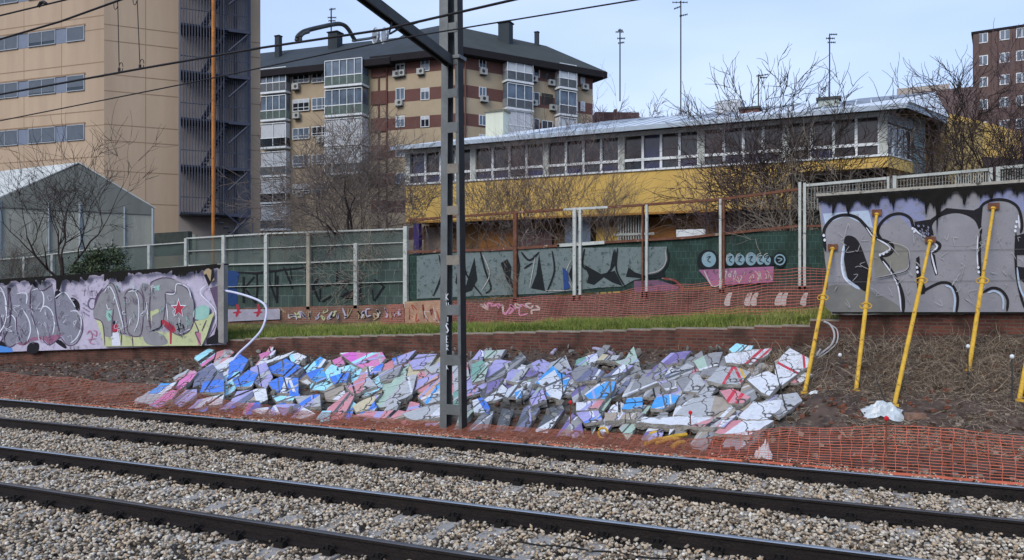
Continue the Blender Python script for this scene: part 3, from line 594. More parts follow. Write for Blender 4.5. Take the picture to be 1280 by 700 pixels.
HAND = [
 (ZA((330,190),(400,140),(440,150),(430,190),(370,235),(345,205)), ['cyan','black','pink'], [('black',R(35),-.05,.25),('pink',R(35),.25,None)]),
 (ZA((445,160),(500,140),(530,160),(500,190),(430,215)), ['rose','light grey'], None),
 (ZA((575,165),(600,145),(662,142),(650,172),(600,184)), ['pink'], []),
 (ZA((655,170),(740,150),(730,172),(665,195)), ['pink','white'], None),
 (ZA((505,215),(560,172),(602,200),(552,295),(495,315)), ['blue','white'], [('white',R(118),-.75,.12)]),
 (ZA((335,265),(420,215),(445,250),(385,320),(322,338)), ['slate','lilac'], [('lilac',R(40),.4,None)]),
 (ZA((385,292),(475,260),(480,358),(360,362)), ['blue','white','slate'], [('white',R(60),.25,.4),('slate',R(20),-.6,None),('blue',R(10),-.2,None)]),
 (ZA((225,288),(300,245),(325,255),(240,308)), ['light grey','rose'], None),
 (ZA((255,305),(330,252),(348,262),(310,310),(250,355),(240,340)), ['pink'], []),
 (ZA((66,392),(165,318),(245,310),(215,345),(120,405),(72,412)), ['sky blue','white','cyan'], [('white',R(38),.05,.25)]),
 (ZA((105,425),(215,350),(252,352),(215,400),(150,438)), ['pink','white'], [('white',R(38),.3,.15)]),
 (ZA((200,425),(290,350),(345,345),(345,385),(270,432)), ['slate','lilac','white'], [('lilac',R(40),-.1,.3),('white',R(40),.4,.12)]),
 (ZA((523,295),(600,250),(652,265),(620,332),(540,335)), ['blue','sky blue'], [('sky blue',R(20),.3,None)]),
 (ZA((612,240),(690,210),(725,285),(690,340),(610,305)), ['lilac','slate','light grey'], None),
 (ZA((692,238),(790,193),(832,222),(770,272),(712,265)), ['blue','white'], [('white',R(20),-.75,.2)]),
 (ZA((660,215),(835,152),(800,180),(670,228)), ['white','lilac'], [('lilac',R(20),.1,None)]),
 (ZA((802,172),(850,165),(892,183),(850,222),(815,205)), ['cyan','white'], None),
 (ZA((770,272),(832,218),(880,240),(805,312)), ['blue','slate'], [('slate',R(40),.1,.3)]),
 (ZA((878,240),(962,183),(992,200),(962,240),(900,268)), ['cyan','sky blue','white'], None),
 (ZA((700,312),(760,285),(852,290),(850,372),(735,362)), ['blue','white','cyan'], [('white',R(70),-.05,.25),('white',R(110),.35,.15)]),
 (ZA((888,265),(975,240),(992,290),(935,312)), ['blue','sky blue'], None),
 (ZA((1022,202),(1068,180),(1085,222),(1040,232)), ['pink'], []),
 (ZA((1060,165),(1270,160),(1290,190),(1262,220),(1200,252),(1130,222),(1090,192)), ['magenta','pink','cyan'], [('pink',R(100),-.3,None),('cyan',R(25),-.15,.1)]),
 (ZA((1105,225),(1112,250),(1020,268),(1030,240)), ['cyan','white'], None),
 (ZA((1008,285),(1110,252),(1090,312),(1032,322)), ['blue','sky blue'], None),
 (ZA((1092,332),(1185,265),(1245,330),(1130,372)), ['rose','light grey'], [('light grey',R(75),.2,None)]),
 (ZA((1000,440),(1100,358),(1132,378),(1062,500),(968,500)), ['magenta','white','rose'], [('white',R(50),-.45,.12),('rose',R(50),-.33,None)]),
 (ZA((545,355),(690,342),(700,395),(625,445),(500,425)), ['lilac','slate','beige','white'], None),
 (ZA((832,382),(960,372),(962,430),(865,442)), ['light grey','lilac','blue'], None),
 (ZA((720,378),(840,380),(822,405),(742,408)), ['cyan','white'], None),
 (ZA((350,395),(480,370),(470,420),(300,445)), ['lilac','rose','white'], None),
 (ZA((620,450),(740,425),(760,470),(690,480)), ['white','lilac'], None),
 (ZA((740,420),(850,420),(940,470),(860,495),(760,470)), ['lilac','slate','white'], None),
 (ZB((200,192),(320,150),(270,212),(210,226)), ['blue','lilac'], [('lilac',R(40),-.2,None)]),
 (ZB((288,212),(330,172),(425,170),(380,240),(305,248)), ['lilac','light grey'], None),
 (ZB((130,262),(250,225),(220,292),(142,308)), ['grey'], []),
 (ZB((100,445),(212,290),(325,272),(300,372),(180,432)), ['pale green','light grey','cream'], [('light grey',R(50),-.1,None),('cream',R(50),.45,None)]),
 (ZB((0,430),(150,355),(80,450),(20,462)), ['cream','light grey'], None),
 (ZB((310,355),(330,300),(430,265),(430,290)), ['lilac','purple','peach'], None),
 (ZB((368,240),(470,195),(482,250),(400,268)), ['light grey','lilac'], None),
 (ZB((330,380),(440,290),(470,300),(450,400),(370,420)), ['peach','light grey','sky blue'], None),
 (ZB((0,480),(80,455),(240,450),(300,470),(210,500)), ['rose','lilac','beige'], None),
 (ZB((250,470),(360,430),(470,420),(470,480),(300,500)), ['light grey','rose','white'], None),
 (ZB((665,152),(772,148),(742,190),(660,192)), ['pale green','light grey'], None),
 (ZB((598,222),(650,198),(678,240),(662,300),(600,312)), ['green','pale green'], None),
 (ZB((672,290),(850,168),(872,185),(762,272),(672,312)), ['dark grey','grey'], None),
 (ZB((680,315),(762,288),(722,342),(668,372)), ['purple','lilac'], None),
 (ZB((918,312),(1000,230),(1088,290),(1042,397),(972,382),(968,335)), ['white','sky blue'], [('sky blue',R(130),-.8,.38),('sky blue',R(35),-.8,.25),('sky blue',R(118),.5,None)]),
 (ZB((1098,262),(1130,218),(1212,260),(1290,270),(1150,312),(1112,300)), ['grey','slate'], None),
 (ZB((1130,192),(1232,170),(1212,222),(1112,224)), ['green','pale green','white'], None),
 (ZB((812,362),(852,345),(846,390),(820,397)), ['sky blue','white'], None),
 (ZB((888,392),(952,338),(972,400),(900,432)), ['lilac','purple','white'], [('purple',R(60),-.2,.12),('white',R(60),.2,.12)]),
 (ZB((602,402),(650,385),(692,440),(680,472),(610,462)), ['white','blue'], [('blue',R(120),.05,None)]),
 (ZB((600,200),(640,145),(665,160),(650,200)), ['lilac','white'], None),
 (ZB((780,250),(900,240),(930,262),(830,312),(770,300)), ['lilac','light grey','purple'], None),
 (ZB((505,360),(560,345),(560,420),(505,430)), ['green','light grey'], None),
 (ZB((500,240),(545,205),(560,250),(540,340),(510,360)), ['light grey'], []),
 (ZC((42,362),(110,305),(192,298),(182,340),(140,382),(60,382)), ['sky blue','white','lilac'], [('white',R(35),-.45,.14),('lilac',R(100),-.5,.12)]),
 (ZC((222,375),(270,295),(345,272),(400,302),(310,345),(240,378)), ['light grey','grey','white'], [('grey',R(65),-.25,None),('white',R(30),.45,None)]),
 (ZC((222,432),(250,380),(322,375),(322,432)), ['sky blue','light grey','black'], [('light grey',R(5),-.75,.35),('black',R(5),-.1,.08)]),
 (ZC((362,428),(400,360),(502,365),(480,402),(420,432)), ['sky blue','lilac','white'], [('lilac',R(15),-.7,.3),('white',R(95),.3,.1)]),
 (ZC((412,202),(460,160),(562,148),(520,202),(440,217)), ['lilac','pale green','purple'], None),
 (ZC((572,202),(640,165),(712,153),(692,220),(600,247)), ['pale green','grey'], None),
 (ZC((722,177),(772,150),(952,138),(930,172),(850,217),(728,207)), ['white','red'], [('red',R(42),.15,.1),('red',R(42),.35,.08)]),
 (ZC((742,142),(780,113),(862,125),(850,145),(760,157)), ['cyan','white'], None),
 (ZC((632,292),(700,223),(772,225),(846,252),(800,312),(720,312)), ['light grey','red','yellow'], [('red',R(60),-.1,.12),('red',R(115),.3,.12),('yellow',R(115),.5,.1)]),
 (ZC((830,287),(930,248),(972,270),(1002,300),(940,367),(900,350)), ['white'], []),
 (ZC((962,202),(1040,138),(1132,185),(1126,227),(1070,267),(1000,317),(968,260)), ['white','red','beige'], [('red',R(-28),.05,.12),('beige',R(60),-.9,.25),('red',R(95),.62,.12)]),
 (ZC((698,342),(760,333),(848,375),(810,407),(740,402)), ['rose','red'], [('red',R(55),-.3,.2),('red',R(55),.2,.2)]),
 (ZC((788,475),(860,398),(1002,390),(990,432),(930,482),(830,485)), ['white','red'], [('red',R(60),.75,.14)]),
 (ZC((672,548),(760,490),(925,482),(962,490),(842,559)), ['white','rose','yellow'], [('rose',R(35),-.5,.3),('yellow',R(35),.55,.12)]),
 (ZC((478,460),(560,385),(620,363),(712,375),(778,440),(740,472),(560,470)), ['light grey','beige','grey'], [('beige',R(75),.15,None)]),
 (ZC((292,497),(330,470),(560,468),(780,462),(720,522),(600,517)), ['white','rose','green'], [('rose',R(20),.1,.1),('rose',R(60),.35,.2)]),
 (ZC((488,292),(540,260),(602,268),(628,310),(592,352),(520,345)), ['grey','dark grey','light grey'], None),
 (ZC((408,312),(480,288),(492,330),(440,347)), ['grey'], []),
 (ZC((138,448),(240,450),(236,482),(140,492)), ['beige'], []),
 (ZC((242,452),(335,450),(320,482),(240,482)), ['beige','grey'], None),
 (ZC((698,107),(755,63),(798,85),(760,127)), ['dark grey','green'], None),
 (ZC((428,117),(490,95),(512,120),(460,142)), ['brick red'], []),
 (ZC((560,132),(692,98),(682,122),(570,142)), ['mossy','beige'], None),
 (ZC((0,195),(100,160),(110,190),(60,220),(0,220)), ['green','pale green','white'], None),
 (ZC((100,195),(130,165),(215,170),(190,200)), ['cream','light grey'], None),
 (ZC((190,200),(290,175),(310,200),(230,225)), ['pale green','light grey'], None),
 (ZC((0,255),(60,215),(140,250),(100,290),(0,300)), ['grey','slate'], None),
 (ZC((120,285),(220,215),(280,220),(200,290)), ['slate','lilac','white'], None),
 (ZC((375,255),(410,205),(440,240),(420,290),(385,290)), ['grey'], []),
 (ZC((430,270),(540,210),(575,225),(560,255),(450,295)), ['slate','purple','light grey'], None),
 (ZC((0,400),(140,385),(110,430),(0,440)), ['white','rose','lilac'], None),
 (ZC((0,450),(110,440),(130,490),(40,500)), ['lilac','white','blue'], None),
]
def sgn(poly, x, y):
    ins = False; j = len(poly)-1
    for i in range(len(poly)):
        if (poly[i][1] > y) != (poly[j][1] > y) and x < (poly[j][0]-poly[i][0])*(y-poly[i][1])/(poly[j][1]-poly[i][1])+poly[i][0]: ins = not ins
        j = i
    return ins
BOUND = [(235,440),(262,434),(300,436),(340,440),(420,438),(480,438),(560,436),(640,438),(700,434),(760,440),(830,440),(880,430),(935,432),(960,442),(985,430),(1006,440),(1006,455),(985,480),(970,500),(962,520),(930,541),(895,538),(800,530),(700,528),(590,528),(500,524),(400,524),(300,518),(230,512),(182,503),(215,478)]
hands = [h[0] for h in HAND]
seeds = []; random.seed(21); tries = 0
TH = R(35); SC = 1.7
fw = lambda x, y: ((x*math.cos(TH)-y*math.sin(TH))/SC, x*math.sin(TH)+y*math.cos(TH))
bw = lambda a, b: (a*SC*math.cos(TH)+b*math.sin(TH), -a*SC*math.sin(TH)+b*math.cos(TH))
while tries < 9000:
    tries += 1; x = random.uniform(180, 1010); y = random.uniform(434, 534)
    if not sgn(BOUND, x, y) or not sgn(BOUND, x, y+13): continue
    q = fw(x, y)
    if all((q[0]-s[0])**2+(q[1]-s[1])**2 > 16.5**2 for s in seeds): seeds.append(q)
def zone(x):
    if x < 340: return ['blue','pink','lilac','slate','cyan','light grey','rose']
    if x < 480: return ['blue','lilac','light grey','slate','rose','cyan','beige']
    if x < 600: return ['light grey','lilac','cream','pale green','grey','rose']
    if x < 860: return ['grey','lilac','pale green','light grey','slate','dark grey','white','purple']
    return ['light grey','grey','rose','white','dark grey','beige']
BF = [fw(*p) for p in BOUND]
for i, s in enumerate(seeds):
    cell = [(s[0]-34, s[1]-34), (s[0]+34, s[1]-34), (s[0]+34, s[1]+34), (s[0]-34, s[1]+34)]
    for j, t in enumerate(seeds):
        if i == j or abs(t[0]-s[0]) > 60 or abs(t[1]-s[1]) > 60: continue
        a, b = t[0]-s[0], t[1]-s[1]; c = (t[0]**2+t[1]**2-s[0]**2-s[1]**2)/2-.2*math.hypot(a, b)
        cell = clip(cell, a, b, c)
        if len(cell) < 3: break
    if len(cell) < 3: continue
    pp = [bw(*q) for q in cell]; c = centroid(pp)
    if not all(sgn(BOUND, c[0]+(q[0]-c[0])*.55, c[1]+(q[1]-c[1])*.55) for q in pp): 
        pp = [(c[0]+(q[0]-c[0])*.6, c[1]+(q[1]-c[1])*.6) for q in pp]
    cov = sum(any(sgn(h, *q) for h in hands) for q in [c]+[((c[0]+q[0])/2, (c[1]+q[1])/2) for q in pp])/(1+len(pp))
    if cov > .8 or (c[0] < 232 and c[1] < 470): continue
    # the mural runs on from slab to slab: colour bands follow one slanting field
    z = zone(c[0]); a_, b_ = fw(*c)
    def band(da, db): return z[int((noise.noise(((a_+da)*.012, (b_+db)*.03, 4.2))*.5+.5+.15)*len(z)*1.6) % len(z)]
    cols = [band(0, 0)]
    for k_ in (band(0, 14), band(14, 0)):
        if k_ not in cols: cols.append(k_)
    if random.random() < .12: cols.append('white')
    slab(pp, cols, random.uniform(.05, .10), random.uniform(.08, .12), .05, amp=.9)
random.seed(3)
for poly, cols, cuts in HAND:
    slab(poly, cols, random.uniform(.13, .19), .13, .045, cuts=cuts, amp=.8)
# labels: row by row, counted from the mast
def rowof(x, y):
    top = interp(x, [(180,500),(235,440),(1010,432)]); bot = interp(x, [(180,505),(400,525),(930,541),(1000,480)])
    s = (y-top)/max(20, (bot-top)); return 0 if s < .2 else 1 if s < .4 else 2 if s < .62 else 3 if s < .82 else 4
RN = ['top row','upper row','middle row','lower row','bottom row']
grp = {}
def sect(x): return 0 if x < 380 else 1 if x < 572 else 2 if x < 790 else 3
for s in SLABS: grp.setdefault((rowof(*s['c']), sect(s['c'][0])), []).append(s)
for (r, q), L_ in grp.items():
    L_.sort(key=lambda s: s['c'][0] if q in (0, 2) else -s['c'][0])
    for i, s in enumerate(L_):
        cs = []
        for c in s['cols']:
            if c not in cs and c not in ('black',): cs.append(c)
        cs = ' and '.join(cs[:2]) if len(' '.join(cs[:2]).split()) < 4 else cs[0]
        s['label'] = f"{cs} concrete slab, {ordl[i]} " + ["from the rubble's left tip", "left of the mast", "right of the mast", "from the rubble's right end"][q] + f" in the {RN[r]}"
for s in SLABS:
    s['mb'].build('painted_fragment', loc=s['base'], label=s['label'], cat='concrete slab', group='painted slabs of the fallen wall')
print('slabs', len(SLABS))
# bare chunks lying between and above the slabs
def chunk_mesh(seed):
    rd = random.Random(seed); bm = bmesh.new(); bmesh.ops.create_icosphere(bm, subdivisions=1, radius=1)
    for v in bm.verts: v.co *= rd.uniform(.7, 1.15); v.co.x *= 1.4; v.co.z *= .5
    me = bpy.data.meshes.new('rubble_chunk'); bm.to_mesh(me); bm.free(); me.materials.append(raw); return me
cms_ = [chunk_mesh(i) for i in range(8)]
random.seed(12); n = 0
while n < 190:
    x = random.uniform(190, 1030); y = random.uniform(428, 545)
    near = sgn(BOUND, x, y)
    if not near and not (y < 446 and 600 < x < 1030 and y > 428): continue
    P = hit(x, y, .06 if near else 0); o = bpy.data.objects.new('rubble_chunk', random.choice(cms_)); COL.objects.link(o)
    s = random.choice([.03, .04, .055, .075, .09]); o.scale = (s, s, s); o.rotation_euler = (random.uniform(0, 6), random.uniform(0, 6), random.uniform(0, 6)); o.location = P+Vector((0, 0, s*.2+(.05 if near else -.02)))
    tag(o, 'small bare grey concrete chunk lying among the painted slabs', 'rubble', 'small bare grey rubble chunks'); n += 1
# clods and small stones on the bank: nobody could count them
def scatter_clods():
    mb = MB(); rd = random.Random(5)
    for i in range(9000):
        u = rd.uniform(-32, 4); v = rd.uniform(12.8, VB-.1); z = ground_z(u, v); s = rd.choice([.012, .02, .03, .045])*rd.uniform(.7, 1.3)
        q = [Vector((rd.uniform(.5,1)*sx*s, rd.uniform(.5,1)*sy*s, sz*s*rd.uniform(.3,.8))) for sx, sy, sz in ((-1,-1,-1),(1,-1,-1),(1,1,-1),(-1,1,-1),(-1,-1,1),(1,-1,1),(1,1,1),(-1,1,1))]
        a = rd.uniform(0, 3); ca, sa = math.cos(a), math.sin(a)
        mb.hexa([(u+p.x*ca-p.y*sa, v+p.x*sa+p.y*ca, z+p.z*.9+s*.3) for p in q], rd.choice([clod1, clod1, clod2, clod2, clod3]))
    mb.build('loose_debris', label='loose clods, brick crumbs and small stones scattered over the bank', cat='debris', kind='stuff')
clod1 = mat('clod_brown', '#463629', .95, .3, 5); clod2 = mat('clod_red', '#6e4534', .95, .3, 5); clod3 = mat('clod_pale', '#8d7f70', .95, .3, 5)
scatter_clods()
# ------------------------------------------------------------ orange safety nets
orange = mat('orange_net', '#c2674f', .75, .3, 2, wear='#a8604a', wear_amt=.2); orange_d = mat('dusty_orange_net', '#a8644c', .85, .3, 2); redc = mat('red_cap', '#c6252b', .4, .1, 3)
def net(f, u0, u1, rows, du, name, label, mth, wd=.012, ver=.012, gapfn=None, ustep=.15):
    mb = MB(); nU = int((u1-u0)/du)
    for r in range(rows):
        s = r/(rows-1)
        for i in range(nU):
            a = u0+i*du; b = a+du
            if gapfn and gapfn(a, s): continue
            p, q = f(a, s), f(b, s); p2, q2 = f(a, s+wd), f(b, s+wd); mb.poly([p, q, q2, p2], mth(a))
    k = 0; u = u0
    while u < u1:
        if r < rows:
            for r in range(rows-1):
                s = r/(rows-1); t = (r+1)/(rows-1)
                if gapfn and gapfn(u, s): continue
                mb.poly([f(u, s), f(u+ver, s), f(u+ver, t), f(u, t)], mth(u))
        u += ustep
    # give the net real thickness
    o = mb.build(name, label=label, cat='safety net'); md = o.modifiers.new('thickness', 'SOLIDIFY'); md.thickness = .004; return o
def lownet(u, s):       # s=0 bottom, 1 top; sags and lies down in front of the rubble
    h = interp(u, [(-30,.52),(-19,.5),(-14.5,.45),(-13,.12),(-9,.06),(-6,.10),(-2.6,.14),(-1.2,.5),(0,.6),(4,.66)])
    lean = interp(u, [(-30,.5),(-15,.45),(-13,.95),(-9,.8),(-2.6,.7),(-1.4,.35),(4,.25)])
    w = .05*noise.noise((u*1.1, s*2, 2))+.045*noise.noise((u*4, s*5, 3))
    sag = .05*math.sin(u*2.4)*s
    return Vector((u+.03*noise.noise((u*3, s*5, 7)), 12.95+lean*s+w, -.215+h*s+abs(w)*.5*s+sag*h+ (0.03 if s > 0 else 0)))
net(lownet, -31, 3.4, 17, .1, 'safety_net', 'orange plastic mesh barrier sagging along the far rail at the foot of the bank', lambda u: orange if u > -2.4 else orange_d, wd=.012, ver=.006)
NETT = [(505,352),(620,360),(740,352),(860,340),(1032,334)]; 
def upnet(u, s):
    v = 22.2-.5*(1-s)
    g = ground_z(u, 21.6); top = interp(u, [(-15.5,1.95),(-11,2.05),(-6.5,2.35),(-1.5,3.0),(2,3.1)])
    return Vector((u, v+.12*noise.noise((u*.8, s*2, 5)), g+.05+(top-g)*s+.05*math.sin(u*1.9)*s+.04*noise.noise((u*2.2, s*3, 1))))
orange_p = mat('pink_orange_net', '#b45e52', .7, .15, 2)
net(upnet, -14.3, 1.5, 16, .12, 'safety_net', 'long pinkish orange mesh barrier hung on the grass in front of the green fence', lambda u: orange_p, wd=.010, ver=.004)
# stakes
def stake(px, py, h, capc, lab, lean=0):
    B_ = hit(px, py); root = empty('marker_stake', B_, lab, 'stake', 'thin stakes pushed into the bank')
    T = B_+Vector((lean, 0, h)); m = MB(); m.tube([B_-Vector((0,0,.05)), T], .011, steel_dark if capc != 'r' else rust, 6); m.build('rod', root)
    if capc: m = MB(); m.tube([T-Vector((0,0,.02)), T+Vector((0,0,.0)), T+Vector((0,0,.03)), T+Vector((0,0,.05))], [.02,.035,.035,.015], redc if capc == 'r' else whitep, 8); m.build('cap', root)
stake(1210, 476, .62, 'w', 'thin dark rod with white cap beside the tallest yellow prop')
stake(1265, 503, .78, 'w', 'thin dark rod with white cap nearest the right edge of the photo')
stake(1112, 512, .55, None, 'thin leaning dark rod standing beside the crumpled plastic bag', -.22)
stake(1108, 592, .80, 'r', 'stake with a red cap holding up the orange net at the right')
stake(713, 538, .52, 'r', 'short stake with a red cap at the foot of the rubble right of the mast')
stake(863, 546, .42, 'r', 'short stake with a red cap by the pile of broken yellow pieces')
stake(985, 520, 1.0, None, 'dark rod leaning on the white slabs at the right end of the rubble', -.25)
stake(1050, 462, .28, 'w', 'very short white capped rod between the two leftmost yellow props')
# plastic bags, brick, yellow offcuts
def crumple(px, py, w, d, h, m, name, lab, cat, seed):
    c = hit(px, py); mb = MB(); n = 12; rd = random.Random(seed); g = {}
    for i in range(n+1):
        for j in range(n+1):
            x = (i/n-.5)*2; y = (j/n-.5)*2; rr = math.hypot(x, y); e = max(0, 1-rr**2*.8)
            k = .72+.35*noise.noise((math.atan2(y, x)*1.5, seed, 0))
            X = c.x+x*w/2*k; Y = c.y+y*d/2*k; g[i, j] = Vector((X, Y, ground_z(X, Y)+.012+h*e*(.45+.9*abs(noise.noise((x*3, y*3, seed))))))
    for i in range(n):
        for j in range(n): mb.poly([g[i,j], g[i+1,j], g[i+1,j+1], g[i,j+1]], m)
    o = mb.build(name, label=lab, cat=cat); md = o.modifiers.new('thickness', 'SOLIDIFY'); md.thickness = .004; return o
plast = mat('translucent_plastic', '#b9c0c2', .35, .2, 6, spec=.6)
crumple(1104, 518, .85, .55, .22, plast, 'plastic_bag', 'crumpled clear plastic bag lying below the third yellow prop', 'plastic bag', 2)
crumple(955, 572, .34, .45, .28, whitep, 'plastic_bag', 'small white crumpled bag beside the far rail below the orange net', 'plastic bag', 4)
crumple(1017, 492, .2, .14, .06, whitep, 'paper_scrap', 'small white scrap at the foot of the leftmost yellow prop', 'scrap', 5)
B_ = hit(1144, 523); m = MB(); a = .35; c, s_ = math.cos(a), math.sin(a)
qq = [(x*c-y*s_, x*s_+y*c) for x, y in ((-.17,-.07),(.17,-.06),(.16,.07),(-.16,.08))]
m.hexa([(B_.x+x, B_.y+y, B_.z-.02) for x, y in qq]+[(B_.x+x*.95, B_.y+y*.92, B_.z+.09) for x, y in qq], mat('old_brick', '#8b6d5c', .95, .3, 10, bump=.8)); m.build('loose_brick', label='single worn brick lying on the bank right of the plastic bag', cat='brick')
random.seed(9)
for i, (x0, y0, x1, y1, r, lab) in enumerate([(806,559,838,552,.035,'longest yellow offcut lying flat at the left of the yellow pile'),(828,556,858,551,.04,'thick yellow offcut at the right end of the yellow pile'),(812,550,826,545,.032,'short yellow offcut on top of the yellow pile'),(840,562,855,558,.04,'stubby yellow offcut lying closest to the rail in the yellow pile'),(820,560,848,556,.03,'slim yellow offcut in the middle of the yellow pile')]):
    A_ = hit(x0, y0)+Vector((0,0,.05+.03*(i % 3))); Z_ = hit(x1, y1)+Vector((0,0,.05+.03*((i+1) % 3))); m = MB()
    m.tube([A_, A_.lerp(Z_, .5)+Vector((0,0,.02)), Z_], [r, r*1.05, r*.9], yellowp, 7); m.build('yellow_offcut', label=lab, cat='offcut', group='broken yellow pieces by the rail')
c = hit(753, 548); m = MB(); m.tube([c+Vector((.09*math.cos(a), .04, .09+.1*math.sin(a))) for a in [i*.5 for i in range(0, 11)]], .022, yellowp, 6); m.build('yellow_ring', label='small curled yellow ring standing in the orange dirt right of the mast', cat='ring')
# hoses
def hose(pts, r, m, name, lab, cat, n=8):
    mb = MB(); P = [onv(x, y, v) if v else hit(x, y, .06) for x, y, v in pts]; P = [Vector(p) for p in catmull([tuple(p) for p in P], 6, False)]
    mb.tube(P, r, m, n); return mb.build(name, label=lab, cat=cat, smooth=True)
hose([(262,362,18.75),(285,364,18.72),(312,371,18.6),(330,380,18.5),(333,393,18.4),(327,412,18.2),(313,428,17.8),(298,442,17.5),(288,455,17.2),(282,466,17.0)], .034, mat('white_hose','#c9cadb',.5,.1,3), 'white_hose', 'thick white hose arching from the left wall edge down onto the blue slabs', 'hose')
hose([(1030,402,18.6),(1038,406,18.5),(1043,418,18.4),(1040,430,18.2),(1030,439,18.1),(1021,445,18.0),(1026,436,18.0)], .022, mat('pale_cable','#aaa6a4',.6,.1,3), 'loose_cable', 'pale cable looping beside the leftmost yellow prop', 'cable')
hose([(1034,404,18.62),(1046,412,18.5),(1046,428,18.3),(1034,440,18.1),(1022,448,18.0)], .015, mat('pale_cable','#aaa6a4'), 'loose_cable', 'thinner pale cable looping outside the other beside the leftmost prop', 'cable')
hose([(690,442,0),(700,434,0),(720,432,0),(745,436,0),(768,443,0)], .05, mat('lilac_edge','#a8a2b8',.8,.2,4), 'bent_strip', 'long pale bent strip lying along the top of the rubble right of the mast', 'strip')
# rebar and planks poking out of the rubble
for q, lab in (([(726,536,0),(745,522,0),(764,508,0)], 'thin dark rod lying slantwise on the slabs right of the mast'), ([(790,500,0),(812,484,0),(830,462,0)], 'dark bar lying between slabs in the right half of the rubble')):
    hose(q, .018, steel_dark, 'bent_rod', lab, 'rod', 6)
# dry brush and grass
def strands(n, fn, mats_, name, label, cat, wmin=.004, wmax=.009, seed=1):
    mb = MB(); rd = random.Random(seed); c = 0
    while c < n:
        g = fn(rd)
        if g is None: continue
        P, k, wdt = g; c += 1
        side = Vector((rd.uniform(-1, 1), rd.uniform(-.6, .6), .2)).normalized()*wdt
        for i in range(len(P)-1):
            f0 = 1-i/(len(P)-1)*.8; f1 = 1-(i+1)/(len(P)-1)*.8
            mb.poly([P[i]-side*f0, P[i]+side*f0, P[i+1]+side*f1, P[i+1]-side*f1], mats_[k % len(mats_)])
    return mb.build(name, label=label, cat=cat, kind='stuff')
def grassfn(rd):
    u = rd.uniform(-24, .2); v = rd.uniform(VB+.15, 22.6); d = noise.noise((u*.9, v*1.5, 2))+.45*noise.noise((u*3, v*3, 5))
    front = (v < 21.0)
    if rd.random() > .26+1.5*d+(.25 if front else -.1): return None
    h = rd.uniform(.06, .16)*(1+1.0*max(0, d))*(1.2 if front else .8)
    z = ground_z(u, v); b = Vector((u, v, z)); lean = Vector((rd.uniform(-.09, .09), rd.uniform(-.1, .04), 0))
    k = rd.choice([0, 0, 1, 1, 2, 3]) if (u < -3 or rd.random() < .6) and v < 21.6 else rd.choice([1, 3, 3, 4, 4])
    return [b, b+Vector((0,0,h*.6))+lean*.4, b+Vector((0,0,h))+lean], k, .007
gms = [mat('grass_'+str(i), c, .8, .25, 4) for i, c in enumerate(['#6a7e38','#8a9446','#566a30','#9e9857','#a6966c'])]
strands(52000, grassfn, gms, 'grass', 'bright green winter grass on the terrace behind the brick wall', 'grass', seed=4)
def tuftfn(rd):
    cx, cy, hh = rd.choice([(-8.6,19.3,.28),(-7.6,19.3,.2),(-5.9,19.35,.22),(-3.0,19.4,.34),(-2.4,19.6,.22),(-12,19.4,.2),(-10.4,19.4,.24),(-1.2,19.7,.2),(-4.3,19.4,.22)])
    u = cx+rd.gauss(0, .35); v = cy+abs(rd.gauss(0, .15)); b = Vector((u, v, ground_z(u, v))); h = hh*rd.uniform(.4, 1); l = Vector((rd.uniform(-.1, .1), rd.uniform(-.12, .02), 0))
    return [b, b+Vector((0,0,h*.6))+l*.3, b+Vector((0,0,h))+l*1.1], rd.choice([0, 1, 2]), .008
strands(6000, tuftfn, gms, 'grass_tufts', 'taller green grass tufts along the edge of the brick wall', 'grass', seed=9)
drym = [mat('dry_'+str(i), c, .9, .25, 5) for i, c in enumerate(['#7a6b5a','#968673','#4e4237','#ab9a82','#635346'])]
def bank(rd):
    u = rd.uniform(-2.6, 4.2); v = rd.uniform(14.4, 18.7); d = noise.noise((u*.8, v*.9, 12))
    if rd.random() > .35+1.5*d+(.45 if v > 16.2 else 0): return None
    b = Vector((u, v, ground_z(u, v))); L_ = rd.uniform(.08, .36)*(1+.5*(v > 16.5)); an = rd.uniform(0, 6.28); el = rd.uniform(.1, 1.3)*(1 if v > 16.5 else .5)
    if u < -1.2 and v < 17: L_ *= .45
    d1 = Vector((math.cos(an), math.sin(an)*.6-.15, math.tan(el)*.5)).normalized(); P = [b]
    for i in range(5):
        d1 = (d1+Vector((rd.uniform(-.35,.35), rd.uniform(-.3,.3), rd.uniform(-.45,.1)))).normalized(); q = P[-1]+d1*L_/5; q.z = max(q.z, ground_z(q.x, q.y)+.01); P.append(q)
    return P, rd.randrange(5), rd.uniform(.003, .007)
strands(24000, bank, drym, 'dry_brush', 'tangled dry grass and twigs covering the dark bank under the grey wall', 'dry brush', seed=6)
def bank2(rd):
    u = rd.uniform(-33, -14); v = rd.uniform(13.8, 18.7)
    b = Vector((u, v, ground_z(u, v))); L_ = rd.uniform(.1, .35); an = rd.uniform(0, 6.28); d1 = Vector((math.cos(an), math.sin(an), .3)); P = [b]
    for i in range(3):
        d1 = (d1+Vector((rd.uniform(-.3,.3), rd.uniform(-.3,.3), rd.uniform(-.4,.1)))).normalized(); q = P[-1]+d1*L_/3; q.z = max(q.z, ground_z(q.x, q.y)+.01); P.append(q)
    return P, rd.randrange(5), .005
strands(5000, bank2, drym, 'dry_litter', 'thin dry twigs littering the bank below the left wall', 'dry twigs', seed=8)
def footfn(rd):
    u = rd.uniform(-20, -1); v = rd.uniform(18.0, 18.93); b = Vector((u, v, ground_z(u, v)))
    an = rd.uniform(0, 6.28); d1 = Vector((math.cos(an), -.3, rd.uniform(.2, 1))); P = [b]; L_ = rd.uniform(.08, .3)
    for i in range(3):
        d1 = (d1+Vector((rd.uniform(-.3,.3), rd.uniform(-.3,.3), rd.uniform(-.4,.1)))).normalized(); P.append(P[-1]+d1*L_/3)
    return P, rd.randrange(5), .005
